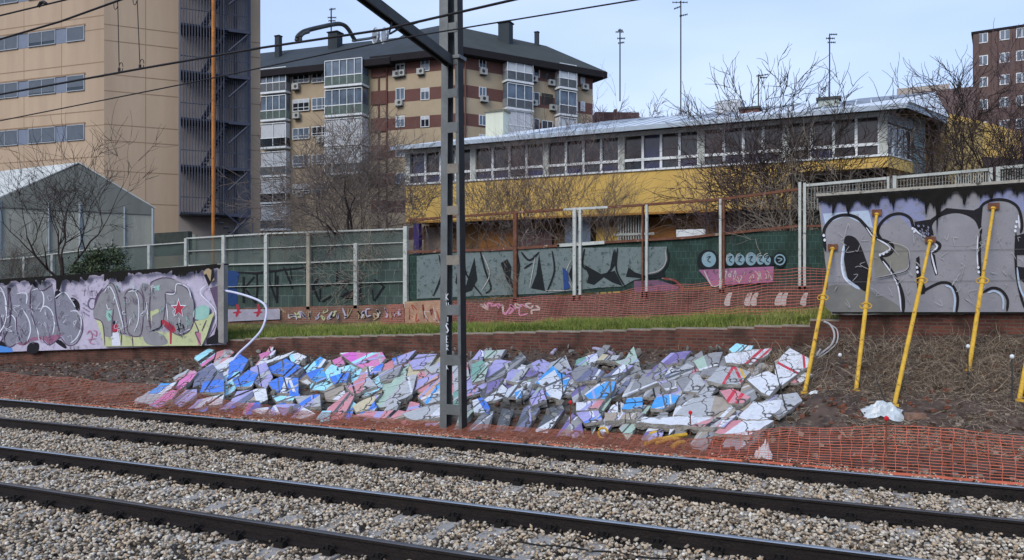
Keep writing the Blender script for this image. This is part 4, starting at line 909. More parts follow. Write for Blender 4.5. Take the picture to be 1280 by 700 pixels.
strands(1500, footfn, drym, 'root_litter', 'dry roots and stems along the foot of the brick wall', 'dry stems', seed=2)
# ------------------------------------------------------------ catenary mast with its beam
VM = 13.45
mb0 = hit(572, 541); UM = -7.22; GZ = ground_z(UM, VM)
root = empty('catenary_mast', (UM, VM, GZ), 'tall grey steel catenary mast with batten plates standing in front of the rubble', 'mast')
ZT = 9.2
def leg_x(z, which):
    s = (z-GZ)/(7.0-GZ)
    return (-.17 + 0.035*s) if which == 0 else (.17-.085*s)
def channel(which, m, mweb):
    mb = MB(); zs = [GZ-.3, 2, 4.5, 6.85] if which == 0 else [GZ-.3, 2, 4.5, ZT]
    for a, b in zip(zs, zs[1:]):
        for z0, z1 in ((a, b),):
            xa, xb = UM+leg_x(z0, which), UM+leg_x(z1, which); w = .072 if which == 0 else .052
            # web plus two flanges
            sx = -1 if which == 0 else 1
            def bar(dx0, dx1, y0, y1, mm): mb.hexa([(xa+dx0,y0,z0),(xa+dx1,y0,z0),(xa+dx1,y1,z0),(xa+dx0,y1,z0),(xb+dx0,y0,z1),(xb+dx1,y0,z1),(xb+dx1,y1,z1),(xb+dx0,y1,z1)], mm)
            if which == 0:
                bar(-w, w, VM-.11, VM-.10, m); bar(-w, w, VM+.10, VM+.11, m); bar(-w, -w+.012, VM-.10, VM+.10, m)
            else:
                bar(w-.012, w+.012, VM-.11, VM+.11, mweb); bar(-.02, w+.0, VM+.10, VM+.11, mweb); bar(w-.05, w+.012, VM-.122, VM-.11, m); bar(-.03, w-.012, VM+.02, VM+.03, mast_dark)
    return mb
channel(0, mastm, mastm).build('mast_leg', root)
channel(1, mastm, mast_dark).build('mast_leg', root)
mb = MB(); x = UM+leg_x(7.2, 0); mb.box(x-.10, x+.085, VM-.145, VM-.133, 6.9, ZT, mastm); mb.box(x-.10, x-.088, VM-.133, VM+.12, 6.9, ZT, mastm); mb.box(x-.10, x+.085, VM+.11, VM+.12, 6.9, ZT, mastm)
mb.box(x-.11, x+.34, VM-.16, VM+.13, 6.84, 6.9, mastm); mb.build('upper_leg', root)
def zat(py): r = ray(574, py); return CAMH+(VM-.12)/r[1]*r[2]
for k, (ya, yb) in enumerate([(27,39),(70,80),(110,121),(152,165),(204,216),(257,268),(319,331),(381,394),(444,457),(506,519)]):
    z1, z0 = zat(ya), zat(yb); xa = UM+leg_x(z0, 0)+.07; xb = UM+leg_x(z0, 1)+.05
    mb = MB(); mb.box(xa, xb, VM-.134, VM-.122, z0, z1, mast_beige if 4 <= k <= 6 else mastm); bt = mb.build('batten_plate', root)
    if k >= 7:
        p = Paint((0, VM-.135, 0), (0, 1, 0), lift=.001)
        if k == 9: p.fill(mat('plate_cream', '#c9c39a', .7, .2, 6), [(566,507),(588,504),(588,517),(567,520)]); write(p, mat('plate_black', '#22221c', .7), .9, 'WOMBS', 567.5, 507.5, 9, 4.1, -.3)
        elif k == 8: write(p, steel_dark, .8, '0040', 570, 447, 7, 3.6, 0)
        else: write(p, whitep, .9, 'ROMU', 567, 384, 7, 4.2, .4)
        p.mb.build('lettering', bt)
p = Paint((0, VM-.111, 0), (0, 1, 0), lift=.001)
write(p, mat('tag_white', '#dcdfe4', .7, .1), 1.3, 'K', 557.5, 367, 8, 5, hx=7); write(p, MATS['tag_white'], 1.3, 'U', 558, 378, 6, 5, hx=6)
write(p, MATS['tag_white'], 1.3, 'S', 558.5, 387, 7, 5, hx=6); write(p, MATS['tag_white'], 1.5, 'I', 558.5, 396, 6, 5, hx=6); write(p, MATS['tag_white'], 1.5, 'S', 557.5, 404, 12, 5, hx=7)
for yy in (420, 430, 444, 454): write(p, MATS['tag_white'], 1.2, random.choice('NKRE'), 558, yy, 8, 5, hx=6)
p.mb.build('painted_tag', root)
mb = MB()
for x, y0, y1 in ((UM+.05, VM, 6.5),): pass
A_ = Vector((UM-.02, VM-.12, 6.80)); Bm = Vector((UM-.02, 6.2, 7.55))
d = (Bm-A_)
for dx in (-.085, .045):
    mb.hexa([A_+Vector((dx,0,-.09)), A_+Vector((dx+.035,0,-.09)), Bm+Vector((dx+.035,0,-.09)), Bm+Vector((dx,0,-.09)), A_+Vector((dx,0,.09)), A_+Vector((dx+.035,0,.09)), Bm+Vector((dx+.035,0,.09)), Bm+Vector((dx,0,.09))], steel_dark)
mb.hexa([A_+Vector((-.05,0,.05)), A_+Vector((.045,0,.05)), Bm+Vector((.045,0,.05)), Bm+Vector((-.05,0,.05)), A_+Vector((-.05,0,.07)), A_+Vector((.045,0,.07)), Bm+Vector((.045,0,.07)), Bm+Vector((-.05,0,.07))], steel_dark)
mb.build('cross_beam', root)
# registration arm with its curved tube and disc insulators, hung from the beam
def onu(px, py, u): r = ray(px, py); return W(px, py, u/r[0])
q0 = onu(490, 24, UM); root = empty('registration_arm', q0, 'curved grey tube arm with two pale disc insulators hanging below the beam', 'overhead line arm')
tube = [(444,51),(441,46),(435,36),(429,31),(420,30),(400,34),(384,38),(377,41),(372,46),(371,51)]
m = MB(); m.tube([onu(x, y, UM) for x, y in catmull(tube, 4, False)], .032, steel_dark, 8); m.build('curved_tube', root)
m = MB(); m.tube([onu(x, y, UM+.06) for x, y in catmull([(376,51),(376,46),(380,42),(386,40)], 4, False)], .022, steel_dark, 8); m.tube([onu(x, y, UM) for x, y in ((441,51),(462,48),(470,46))], .022, mastm, 7); m.tube([onu(x, y, UM) for x, y in ((488,42),(500,35),(522,28))], .018, steel_dark, 6); m.build('stay_rod', root)
m = MB(); m.tube([onu(486, 43, UM), onu(491, 22, UM)], .018, steel_dark, 6); m.build('hanger', root)
for x in (471, 482):
    c = onu(x, 45, UM); m = MB(); n = 18; dy = Vector((.55, .8, 0)).normalized()
    ux = Vector((.8, -.55, 0)).normalized()*.115; uz = Vector((0, 0, .125))
    m.tube([c-dy*.03, c-dy*.02, c+dy*.02, c+dy*.045], [.05,.105,.095,.03], mat('insulator_glass','#8d9296',.15,.2,3,spec=.8), 16); m.tube([c+ux*math.cos(i*2*math.pi/n)+uz*math.sin(i*2*math.pi/n)-dy*.03 for i in range(n+1)], .013, whitep, 5); m.build('insulator', root)
# wires
wirem = mat('wire_black', '#1d1b1b', .6, .1)
def wire(pts, r, lab, name='overhead_wire', ext=(3, 3)):
    P = [onv(x, y, v) for x, y, v in pts]; d0 = (P[0]-P[1]).normalized(); d1 = (P[-1]-P[-2]).normalized()
    P = [P[0]+d0*ext[0]]+P+[P[-1]+d1*ext[1]]; m = MB(); m.tube(P, r, wirem, 6); return m.build(name, label=lab, cat='overhead wire', group='wires above the tracks')
wire([(0,19.5,11),(81,0,11)], .017, 'upper overhead wire crossing the top left corner of the photo'); 
wire([(0,49,7.5),(75,27,7.5),(150,0,7.5)], .014, 'overhead wire running up to the top of the droppers at the left')
wire([(0,118,7.5),(175,86,7.5),(325,60,7.5),(480,37,7.5),(645,-1,7.5)], .014, 'overhead wire on which the two droppers end, passing the insulators')
wire([(0,151,9.5),(240,103,9.5),(500,48,9.5),(800,-1,9.5)], .010, 'lowest thin overhead wire reaching furthest right across the sky')
for (xa, ya, xb, yb), lab in (((147,0,149,88),'left thin dropper hanging between two overhead wires with a loop at its foot'), ((171,-6,175,84),'right thin dropper hanging between two overhead wires with a loop at its foot')):
    A_ = onv(xa, ya, 7.5); B_ = onv(xb, yb, 7.5); root = empty('dropper', B_, lab, 'dropper', 'droppers at the upper left')
    m = MB(); m.tube([A_+Vector((0,0,.05)), B_], .006, wirem, 5); m.build('dropper_wire', root)
    m = MB(); m.tube([B_+Vector((.035+.035*math.cos(a), 0, .02+.06*math.sin(a)+.02)) for a in [i*.6 for i in range(11)]], .005, wirem, 5); m.tube([B_+Vector((0,0,-.03)), B_+Vector((0,0,.03))], .018, wirem, 6); m.build('clamp_loop', root)
    m = MB(); m.tube([A_+Vector((-.035+.035*math.cos(a), 0, -.06+.06*math.sin(a))) for a in [i*.6 for i in range(11)]], .005, wirem, 5); m.build('clamp_loop', root)
m = MB(); c = onv(53, 6, 11); m.tube([c+Vector((-.12,0,-.02)), c+Vector((-.05,0,.05)), c+Vector((.05,0,.05)), c+Vector((.12,0,.0))], .035, wirem, 6); m.build('wire_clamp', label='small dark clamp on the uppermost overhead wire at the left', cat='clamp')
# ------------------------------------------------------------ fence line on its low wall
VF = 23.5
lowbrick = brickmat('fence_low_wall', '#8b5a48', '#6b4638', '#7d7267', dirt='#5a4a40', dirt_amt=.2)
plinth = mat('tan_render', '#a38c72', .9, .35, 3, bump=.4)
glassg = mat('green_tinted_panel', '#54625a', .35, .4, .9, spec=.5); glassg.node_tree.nodes['Principled BSDF'].inputs['Alpha'].default_value = .5
meshg = brickmat('green_mesh_panel', '#263e36', '#20342d', '#3a5248', bw=.14, bh=.20, msize=.008, rough=.7, dirt='#12281f', dirt_amt=.6)
meshgrey = brickmat('grey_green_panel', '#3f5049', '#384841', '#5c6c64', bw=.35, bh=.45, msize=.012, rough=.7, dirt='#2f3a38', dirt_amt=.7)
def fz(px, py, v=VF): return onv(px, py, v)
def quadwall(mb, xa, xb, yta, ytb, yba, ybb, v, th, m):
    A, B, Ct, D = fz(xa, yba, v), fz(xb, ybb, v), fz(xb, ytb, v), fz(xa, yta, v); f = Vector((0, th, 0)); mb.hexa([A, B, B+f, A+f, D, Ct, Ct+f, D+f], m)
    return A
mb = MB()
quadwall(mb, -250, 505, 400, 380, 420, 408, VF-.1, .3, lowbrick); LW1 = mb.build('low_wall', label='low brick wall with pale graffiti under the white posted fence at the left', cat='low wall')
mb = MB(); quadwall(mb, 506, 553, 377, 375, 410, 410, VF-.22, .4, plinth); LW2 = mb.build('low_wall', label='short tan rendered block with scribbled letters in the low wall behind the mast', cat='low wall')
lowdark = brickmat('dark_low_wall', '#584339', '#463630', '#6b6055', dirt='#3a302a', dirt_amt=.4); mb = MB()
quadwall(mb, 554, 860, 377, 362, 412, 398, VF-.1, .3, lowdark); quadwall(mb, 860.5, 1330, 362, 346, 398, 380, VF-.1, .3, lowdark); LW3 = mb.build('low_wall', label='low brick wall with pale graffiti under the dark green fence at the right', cat='low wall')
p = Paint((0, VF-.1, 0), (0, 1, 0), lift=.0015)
chalk = mat('chalk_paint', '#b9b2ad', .9, .2, 5, wear='#8b6a5c', wear_amt=.35)
rd = random.Random(8)
pk = mat('pink_chalk','#c389a8',.9,.2,4)
for x in range(605, 672, 7): p.stroke(rd.choice([chalk, pk]), rd.uniform(1.5,3), [(x+rd.uniform(-5,7),rd.uniform(379,394)) for _ in range(4)])
for x in (905,930,938,968,975,1000): p.fill(chalk, [(x,380),(x+4,368),(x+10,366),(x+8,374),(x+7,382)], True)
for x in range(335, 500, 6): p.stroke(rd.choice([chalk, lime, lilac, tan]), rd.uniform(1,2.6), [(x+rd.uniform(-4,6),rd.uniform(384,400)) for _ in range(4)])
p.fill(mat('pale_render','#a39fae',.9,.2,3), [(285,387),(350,386),(350,399),(285,402)])
for x in (296, 322): p.stroke(red, 3.5, [(x,380),(x+2,388),(x-1,396)]); p.stroke(red, 2.5, [(x-5,391),(x+6,390)])
p.mb.build('graffiti', LW1)
p = Paint((0, VF-.22, 0), (0, 1, 0), lift=.0015)
for x in range(512, 552, 5): p.stroke(rd.choice([mat('scribble_rust','#8d4a35',.9), rust, chalk]), rd.uniform(1,2), [(x+rd.uniform(-2,6),rd.uniform(381,402)) for _ in range(4)])
p.mb.build('graffiti', LW2)
def post(root, x, yt, yb, w, m, v=VF, d=.10):
    A, T = fz(x, yb, v), fz(x, yt, v); A.z = A.z-.1; mb = MB(); mb.box(A.x-w/2, A.x+w/2, v-d, v+d*.2, A.z, T.z, m); return mb.build('post', root)
def rail(root, pts, h, m, v=VF, nm='rail', d=.05):
    mb = MB()
    for (xa, ya), (xb, yb) in zip(pts, pts[1:]):
        A, B = fz(xa, ya, v), fz(xb, yb, v); mb.hexa([A+Vector((0,-d,-h/2)), B+Vector((0,-d,-h/2)), B+Vector((0,d,-h/2)), A+Vector((0,d,-h/2)), A+Vector((0,-d,h/2)), B+Vector((0,-d,h/2)), B+Vector((0,d,h/2)), A+Vector((0,d,h/2))], m)
    return mb.build(nm, root)
def panel(root, xa, xb, ta, tb, ba, bb, m, v=VF+.04, nm='panel'):
    mb = MB(); quadwall(mb, xa, xb, ta, tb, ba, bb, v, .03, m); return mb.build(nm, root)
# far left stretch behind the lilac wall
root = empty('panel_fence', fz(100, 400), 'white posted fence with green tinted panels behind the lilac wall at far left', 'fence')
panel(root, -250, 236, 340, 303, 420, 400, glassg); rail(root, [(-250,342),(32,322),(120,311),(234,303)], .045, whitef)
for x, y in ((-60,330),(32,321),(67,318),(128,311),(188,306),(234,298)): post(root, x, y, 405, .13, whitef)
rail(root, [(-250,375),(234,333)], .05, whitef, nm='middle_rail')
root = empty('panel_fence', fz(390, 400), 'white posted fence with pale green panels above dark graffiti sprayed mesh', 'fence')
panel(root, 236, 509, 299, 287, 332, 324, glassg, nm='upper_panel'); panel(root, 236, 509, 333, 325, 388, 379, meshgrey, nm='lower_panel')
rail(root, [(234,298),(335,292),(510,286)], .055, whitef); rail(root, [(236,332),(388,328),(509,323)], .05, whitef, nm='middle_rail')
rail(root, [(236,314),(509,303)], .025, whitef, nm='thin_rail'); rail(root, [(236,360),(509,352)], .02, whitef, nm='thin_rail')
for x, yt, yb, m in ((281,294,392,whitef),(334,293,384,whitef),(387,291,383,mat('cream_post','#a59d8c',.8,.2,3)),(446,304,382,whitef),(508,283,381,whitef)): post(root, x, yt, yb, .145, m)
p = Paint((0, VF+.03, 0), (0, 1, 0), lift=.0015, org=(260, 260), sc=3.368)
p.fill(C('tarp_blue', '#223f70', .1, '#1a2940'), [(78,262),(135,268),(120,330),(125,400),(100,415),(80,400)])
for w, q in ((22, [(150,290),(150,400)]), (16, [(150,340),(195,290)]), (16,[(160,345),(200,400)]), (18, [(240,285),(250,400)]), (16,[(250,290),(290,395)]), (18,[(292,285),(290,400)]), (18,[(470,290),(440,330),(470,395)]), (16,[(480,395),(520,370)]), (18,[(640,300),(640,395)]), (14,[(700,300),(740,330),(700,390)]), (12, [(125,270),(200,275),(250,268),(410,250)]), (10, [(205,275),(207,345),(200,400)]), (9, [(283,265),(282,330)]), (12, [(318,248),(340,300),(355,340)]), (9, [(345,250),(352,300)]), (12, [(470,330),(500,325),(535,315)]), (10, [(545,262),(540,310),(590,350)]), (10, [(470,335),(472,385)]), (9, [(555,370),(600,350),(612,385)]), (10, [(240,340),(235,400)]), (8,[(410,252),(415,330)]), (8,[(690,340),(695,390)])): p.stroke(blk, w, q, smooth=False)
p.fill(blk, [(560,305),(590,300),(600,320),(570,320)]); p.fill(blk, [(590,350),(615,345),(615,385),(560,375)])
p.mb.build('graffiti', root)
# middle stretch: rusty frame, green mesh, silver letters
root = empty('mesh_fence', fz(760, 390), 'rusty framed fence with big silver graffiti letters on dark green mesh', 'fence')
panel(root, 511, 905, 318, 293, 378, 357, meshg, nm='mesh_panel'); panel(root, 890, 1003, 291, 288, 360, 356, meshg, v=VF+.02, nm='mesh_panel')
rail(root, [(511,275),(640,266),(705,262)], .07, rust); rail(root, [(705,262),(760,259)], .07, whitef); rail(root, [(760,259),(806,256),(903,249),(1003,236)], .07, rust)
rail(root, [(511,315),(620,312),(700,307)], .08, rust, nm='middle_rail'); rail(root, [(697,307),(756,303)], .1, whitef, nm='middle_rail'); rail(root, [(756,303),(860,297),(1003,282)], .07, rust, nm='middle_rail')
for x, yt, yb, m, w in ((645,267,374,rust,.12),(719,262,372,whitef,.10),(726,262,371,whitef,.08),(804,256,368,rust,.05),(809,256,368,whitef,.07),(901,249,362,whitef,.07),(905,251,362,rust,.06)): post(root, x, yt, yb, w, m)
gs = C('fence_silver', '#697574', .36, '#3d4c49'); gb = C('fence_black', '#10171b', .1, '#1d2c2c')
p = Paint((0, VF+.01, 0), (0, 1, 0), lift=.0015, org=(600, 260), sc=2.909)
p.fill(gs, [(-230,175),(-100,160),(0,150),(680,140),(682,200),(650,245),(560,262),(520,285),(430,290),(250,310),(0,320),(-230,330)])
for q in ([(75,200),(100,185),(115,215),(112,250),(130,305),(100,270)], [(215,165),(225,230),(237,302),(185,292),(205,240)], [(322,240),(345,185),(352,225),(345,270),(368,300),(340,285)], [(378,205),(440,240),(490,228),(520,285),(480,270),(450,252),(415,280),(388,272),(395,245)], [(540,215),(565,235),(600,248),(640,245),(670,225),(672,252),(610,258),(530,250)], [(330,150),(345,165),(350,190),(340,170)], [(485,150),(492,190),(480,225),(470,235)], [(-80,215),(-60,260),(-70,300),(-90,270)], [(-20,180),(-10,260),(-30,300),(-60,310)]): p.fill(gb, q)
for q in ([(680,145),(684,195),(655,235),(600,247),(560,235)], [(0,155),(20,230),(40,290),(20,310)], [(150,160),(180,190),(215,160)], [(490,150),(490,200),(460,240)], [(160,220),(190,200)]): p.stroke(gb, 7, q)
for q in ([(130,150),(142,220),(118,305)],[(262,155),(270,230),(243,305)],[(380,148),(372,200),(385,225)],[(500,145),(496,225),(530,290)],[(-60,165),(-50,240),(5,315)],[(-150,170),(-140,240),(-170,320)]): p.stroke(gb, 6, q)
for q in ([(672,150),(676,195),(650,228),(600,240)], [(330,190),(312,240),(335,290)], [(200,180),(180,290)], [(240,300),(320,300)],[(10,170),(35,240),(5,300)]): p.stroke(chalk, 2.5, q)
p.fill(C('fence_blue','#23407a',.2,'#1d3550'), [(300,215),(318,230),(325,290),(305,300)])
p.fill(gb, [(790,185),(810,155),(850,155),(880,175),(1060,175),(1075,205),(1000,215),(900,212),(870,225),(800,218)], True); p.fill(gb, [(1065,185),(1080,162),(1105,165),(1115,190),(1100,215),(1075,210)], True)
sky_s = C('fence_pale', '#7d99a3', .2, '#48666a')
for cx, cy, rx, ry in ((832,187,26,28),(910,188,16,22),(945,188,18,20),(985,185,20,24),(1020,188,14,18),(1045,190,12,18)): p.fill(sky_s, [(cx+rx*math.cos(i*.7), cy+ry*math.sin(i*.7)) for i in range(9)], True)
for cx in (832, 910, 945, 985, 1020, 1045): p.stroke(gb, 3, [(cx-8, 180), (cx+6, 176), (cx-4, 190), (cx+8, 198)]); p.stroke(chalk, 2, [(cx-14, 196), (cx-12, 172), (cx+2, 164)])
p.stroke(sky_s, 5, [(1073+18*math.cos(i*.7)+17, 188+18*math.sin(i*.7)) for i in range(9)], closed=True); p.stroke(sky_s, 4, [(1080,182),(1098,186),(1085,196)])
pnk = C('fence_pink', '#96607f', .3, '#5f4a57'); p.fill(pnk, [(795,225),(1068,212),(1066,270),(880,280),(840,285),(820,255)]); p.fill(C('fence_mauve','#6f4f63',.3,'#4d3c44'), [(560,265),(650,262),(720,285),(745,320),(560,318)])
for x in range(890, 1060, 14): p.stroke(chalk, rd.uniform(2,4), [(x+rd.uniform(-6,14),rd.uniform(222,272)) for _ in range(4)])
p.stroke(chalk, 5, [(815,228),(835,270),(850,285),(880,270),(885,225)])
p.stroke(C('fence_rust','#7a3a35'), 7, [(660,255),(710,265),(740,300),(745,320)])
p.mb.build('graffiti', root)
# right stretch behind the grey wall: wire mesh in white frames
root = empty('wire_fence', fz(1100, 380), 'white framed fence with open pickets rising behind the tall grey wall', 'fence')
panel(root, 1004, 1030, 288, 287, 356, 354, meshg, nm='mesh_panel')
for x, yt, yb, m, w in ((1000,228,358,whitef,.07),(1006,229,358,whitef,.07),(1110,221,250,whitef,.06),(1118,220,250,whitef,.09),(1238,210,240,whitef,.08),(1247,209,240,whitef,.09),(1400,199,240,whitef,.09)): post(root, x, yt, yb, w, m)
rail(root, [(1006,232),(1108,223)], .07, whitef); rail(root, [(1120,222),(1236,212)], .07, whitef); rail(root, [(1249,210),(1420,197)], .08, whitef); rail(root, [(1006,283),(1400,268)], .06, rust, nm='middle_rail')
mb = MB(); xx = 1195
while xx < 1237: A_, T_ = fz(xx, 240), fz(xx, 214+(1237-xx)*.09); mb.tube([A_, T_], .012, whitef, 4, False); xx += 3.1
xx = 1250
while xx < 1420: A_, T_ = fz(xx, 240), fz(xx, 209-(xx-1250)*.08); mb.tube([A_, T_], .012, whitef, 4, False); xx += 3.2
mb.build('pickets', root)
wm = MB(); xx = 1010
while xx < 1195: A_, T_ = fz(xx, 262), fz(xx, 232-(xx-1010)*.085); wm.tube([A_, T_], .004, whitef, 3, False); xx += 4
for k in range(5): wm.tube([fz(1008, 236+k*6), fz(1195, 220+k*6)], .004, whitef, 3, False)
wm.build('wire_mesh', root)
# ------------------------------------------------------------ buildings
class Facade:
    def __init__(s, xa, ta, dirn, root):      # from pixel column xa at depth ta, along dirn (right, forward) in camera plan
        X = (xa-640)/FPX*ta; a = camxy(X, ta); b = camxy(X+dirn[0], ta+dirn[1]); s.o = Vector((a[0], a[1], 0)); s.d = Vector((b[0]-a[0], b[1]-a[1], 0)).normalized()
        s.n = Vector((s.d.y, -s.d.x, 0)); 
        if s.n.dot(-s.o) < 0: s.n = -s.n
        s.root = root
    def sz(s, px, py):
        P = onplane(px, py, s.o, s.n); return (P-s.o).dot(s.d), P.z
    def P(s, a, z, o=0): q = s.o+s.d*a+s.n*o; return Vector((q.x, q.y, z))
    def box(s, mb, a0, a1, z0, z1, o0, o1, m):
        mb.hexa([s.P(a0,z0,o0), s.P(a1,z0,o0), s.P(a1,z0,o1), s.P(a0,z0,o1), s.P(a0,z1,o0), s.P(a1,z1,o0), s.P(a1,z1,o1), s.P(a0,z1,o1)], m)
    def rect(s, x0, y0, x1, y1):
        a0, z1 = s.sz(x0, y0); a1, z0 = s.sz(x1, y1); a0b, z0b = s.sz(x0, y1); a1b, z1b = s.sz(x1, y0)
        return a0, a1, (z0+z0b)/2, (z1+z1b)/2
    def window(s, a0, a1, z0, z1, nv=2, fr=whitep, gl=None, o=0.0, blind=0, bm=None, transom=None, w=.07, name='window', curtain=None):
        mb = MB(); e = .05
        s.box(mb, a0, a1, z0, z0+w, o+.005, o+e+.03, fr); s.box(mb, a0, a1, z1-w, z1, o+.005, o+e, fr)
        s.box(mb, a0, a0+w, z0+w, z1-w, o+.005, o+e, fr); s.box(mb, a1-w, a1, z0+w, z1-w, o+.005, o+e, fr)
        for i in range(1, nv): c = a0+(a1-a0)*i/nv; s.box(mb, c-w*.4, c+w*.4, z0+w, z1-w, o+.005, o+e-.003, fr)
        if transom is not None: c = z0+(z1-z0)*transom; s.box(mb, a0+w, a1-w, c-w*.4, c+w*.4, o+.005, o+e-.005, fr)
        f = mb.build(name, s.root); 
        g = MB(); s.box(g, a0+w, a1-w, z0+w, z1-w, o+.004, o+.02, gl or glassd); pane = g.build('pane', s.root); pane.parent = f; pane.location = (0,0,0)
        if blind:
            g = MB(); s.box(g, a0+w, a1-w, z1-w-(z1-z0-2*w)*blind, z1-w, o+.021, o+.032, bm or blindm); b = g.build('blind', s.root); b.parent = f; b.location = (0,0,0)
        return f
glassd = glass('dark_glass', '#232a31'); glassm = glass('mid_glass', '#5f6d7c', .15); glassb = glass('brown_glass', '#2a1c1d', .12); glassv = glass('violet_glass', '#23264a', .12)
blindm = mat('blind_grey', '#b9bec2', .7, .1, 3); blindb = mat('blind_slate', '#5a626b', .7, .12, 3); tanw = mat('tan_panel', '#b09a82', .85, .16, .35, streak=True, bump=.1, bscale=8); tanj = mat('panel_joint', '#8c7660', .9, .1)
beige = mat('beige_brickwork', '#ab9a80', .85, .12, .4, bump=.1); brown = mat('brown_brickwork', '#684841', .85, .15, .5)
roofd = mat('dark_slate_roof', '#353b3f', .85, .2, .6, streak=True); roofg = mat('green_roof', '#393d39', .85, .2, .6, streak=True); eavem = mat('eave_black', '#231f22', .9, .2, 1)
greypan = mat('grey_cladding', '#9ba3a6', .6, .12, 1.5); acm = mat('ac_box', '#a9aaa5', .6, .15, 3)
# --- tan panel building at the left
root = empty('office_block', W(130, 361, 50), 'tan panelled block with ribbon windows and a tall caged stair at the left', 'building')
fL = Facade(130, 50, (-2.91, 1), root); fR = Facade(130, 50, (2.2, 1), root)
aR, _ = fR.sz(325.5, 200)
# footprint
p0 = fL.P(0, 0); p1 = fL.P(26, 0); p2 = fR.P(aR, 0); back = Vector((*camxy(-6, 16), 0)); 
mb = MB(); mb.prism([p0, p1, p1+back, p2+back*.75, p2], -1, 31, tanw); mb.build('wall', root)
mb = MB()
for zc in [2.5+(361-y)/1000*49.3 for y in (14, 31, 73, 92, 134, 153, 193, 214, 252)]:
    fL.box(mb, .0, 26, zc-.03, zc+.03, -.05, .006, tanj)
for y0 in (30, 50, 92, 113, 155, 175, 213, 253): 
    z = 2.5+(361-y0)/1000*50; fR.box(mb, .0, aR, z-.03, z+.03, -.05, .006, tanj)
for x in (77, 30, -20): a, _ = fL.sz(x, 100); fL.box(mb, a-.02, a+.02, 0, 31, -.05, .005, tanj)
for x in (182,): a, _ = fR.sz(x, 100); fR.box(mb, a-.02, a+.02, 0, 31, -.05, .005, tanj)
mb.build('panel_joint', root)
bluepier = mat('blue_grey_pier', '#727b8b', .6, .1, 2)
for (yt, yb) in ((-29,-10),(32,50.5),(93,113),(155,175)):
    a0, z1 = fL.sz(106, yt); _, z0 = fL.sz(106, yb); 
    mb = MB(); fL.box(mb, a0, 25, z0, z1, -.01, .012, bluepier); fL.box(mb, a0-.05, 25, z1, z1+.12, -.02, .05, tanj); mb.build('window_band', root)
    xs = [(106,84),(70,36),(23,-10),(-24,-60),(-74,-110)]
    for i, (xr, xl) in enumerate(xs):
        s0, _ = fL.sz(xr, 100); s1, _ = fL.sz(xl, 100)
        f = fL.window(s0, s1, z0, z1, nv=1 if i == 0 else 2, fr=mat('alu_frame','#9aa0a6',.5,.1), gl=glassd, o=.012, bm=blindb, blind=random.choice([.75,.95,1,.9,1]) , w=.05)
blindm2 = blindm
# caged stair tower
stm = mat('stair_steel', '#3b3f4e', .6, .2, 2); cage_m = mat('cage_bars', '#555863', .6, .2, 1.5)
s0, _ = fR.sz(224, 150); s1, _ = fR.sz(311, 150)
mb = MB(); fR.box(mb, s0-.05, s1+.05, -1, 30.9, .004, .05, mat('stair_recess', '#948b86', .9, .25, .5)); mb.build('stair_recess', root)
def cage_curve(a0, a1, d, n, bulge=1.0):
    return [(a0+(a1-a0)*i/n, d*(math.sin(math.pi*i/n)**.5 if bulge else 1)) for i in range(n+1)]
zb = fR.sz(270, 271)[1]; mid = s0+(s1-s0)*.66
mb = MB(); 
for a, o in [(s0+.17*i, 2.2) for i in range(int((mid-s0)/.17))]+[(s0, .2+.13*i) for i in range(15)]: q = fR.P(a, 0, o); mb.box(q.x-.02, q.x+.02, q.y-.02, q.y+.02, zb, 31, cage_m)
cx = mid+(s1-mid)*.35; rr = (s1-cx)
for i in range(26):
    an = i*math.pi/25; q = fR.P(cx+rr*math.cos(an), 0, .9+rr*.8*math.sin(an)); mb.box(q.x-.02, q.x+.02, q.y-.02, q.y+.02, zb, 31, cage_m)
mb.build('bar_cage', root)
zk = zb; fl = 2.95; i = 0
while zk < 31:
    mb = MB(); fR.box(mb, s0, s1-.2, zk-.06, zk+.06, .1, 2.15, stm); fR.box(mb, s0, s1-.3, zk+.98, zk+1.03, 1.95, 2.0, stm); fR.box(mb, mid, s1-.1, zk-.14, zk, 2.1, 2.2, stm)
    mb.tube([fR.P(s1-.2, zk-.1, 2.1), fR.P(mid, zk-1.4, 2.15)], .07, stm, 6)
    for k in range(13):     # steps climbing across the tower
        a = s0+1.2+(mid-s0-1.4)*k/13; fR.box(mb, a, a+.28, zk+fl*k/13, zk+fl*k/13+.05, .9, 1.9, stm)
    mb.tube([fR.P(s0+1.2, zk+.1, 1.9), fR.P(mid-.1, zk+fl, 1.9)], .05, stm, 5)
    mb.build('stair_flight', root); zk += fl
mb = MB(); q = fR.P(cx, 0, 1.4); mb.tube([(q.x, q.y, 0), (q.x, q.y, 31)], .12, stm, 8); mb.build('stair_column', root)
mb = MB(); q = fR.P(fR.sz(263, 150)[0], 0, 2.45); mb.tube([(q.x, q.y, -1), (q.x, q.y, 31)], .10, mat('rusty_orange_pipe', '#b9773a', .8, .35, 1.2, wear='#8a5330', wear_amt=.3), 8); mb.build('rusty_pipe', root)
mb = MB()
for k in range(9): a = mid-.9+k*.32; fR.box(mb, a, a+.3, zb-.3-k*.27, zb-.24-k*.27, 1.0, 2.2, stm)
mb.tube([fR.P(mid-.9, zb+.6, 2.2), fR.P(mid+2, zb-1.7, 2.2)], .04, stm, 5); mb.tube([fR.P(mid+.6, zb-.2, 2.2), fR.P(s1, zb-.2, 2.2), fR.P(s1, zb-2.5, 2.2)], .04, stm, 5); mb.build('lower_stair', root)
mb = MB(); fR.box(mb, s0+.2, s0+1.0, -1, zb-1.2, .05, .12, mat('service_door','#9aa092',.7)); mb.build('door', root)
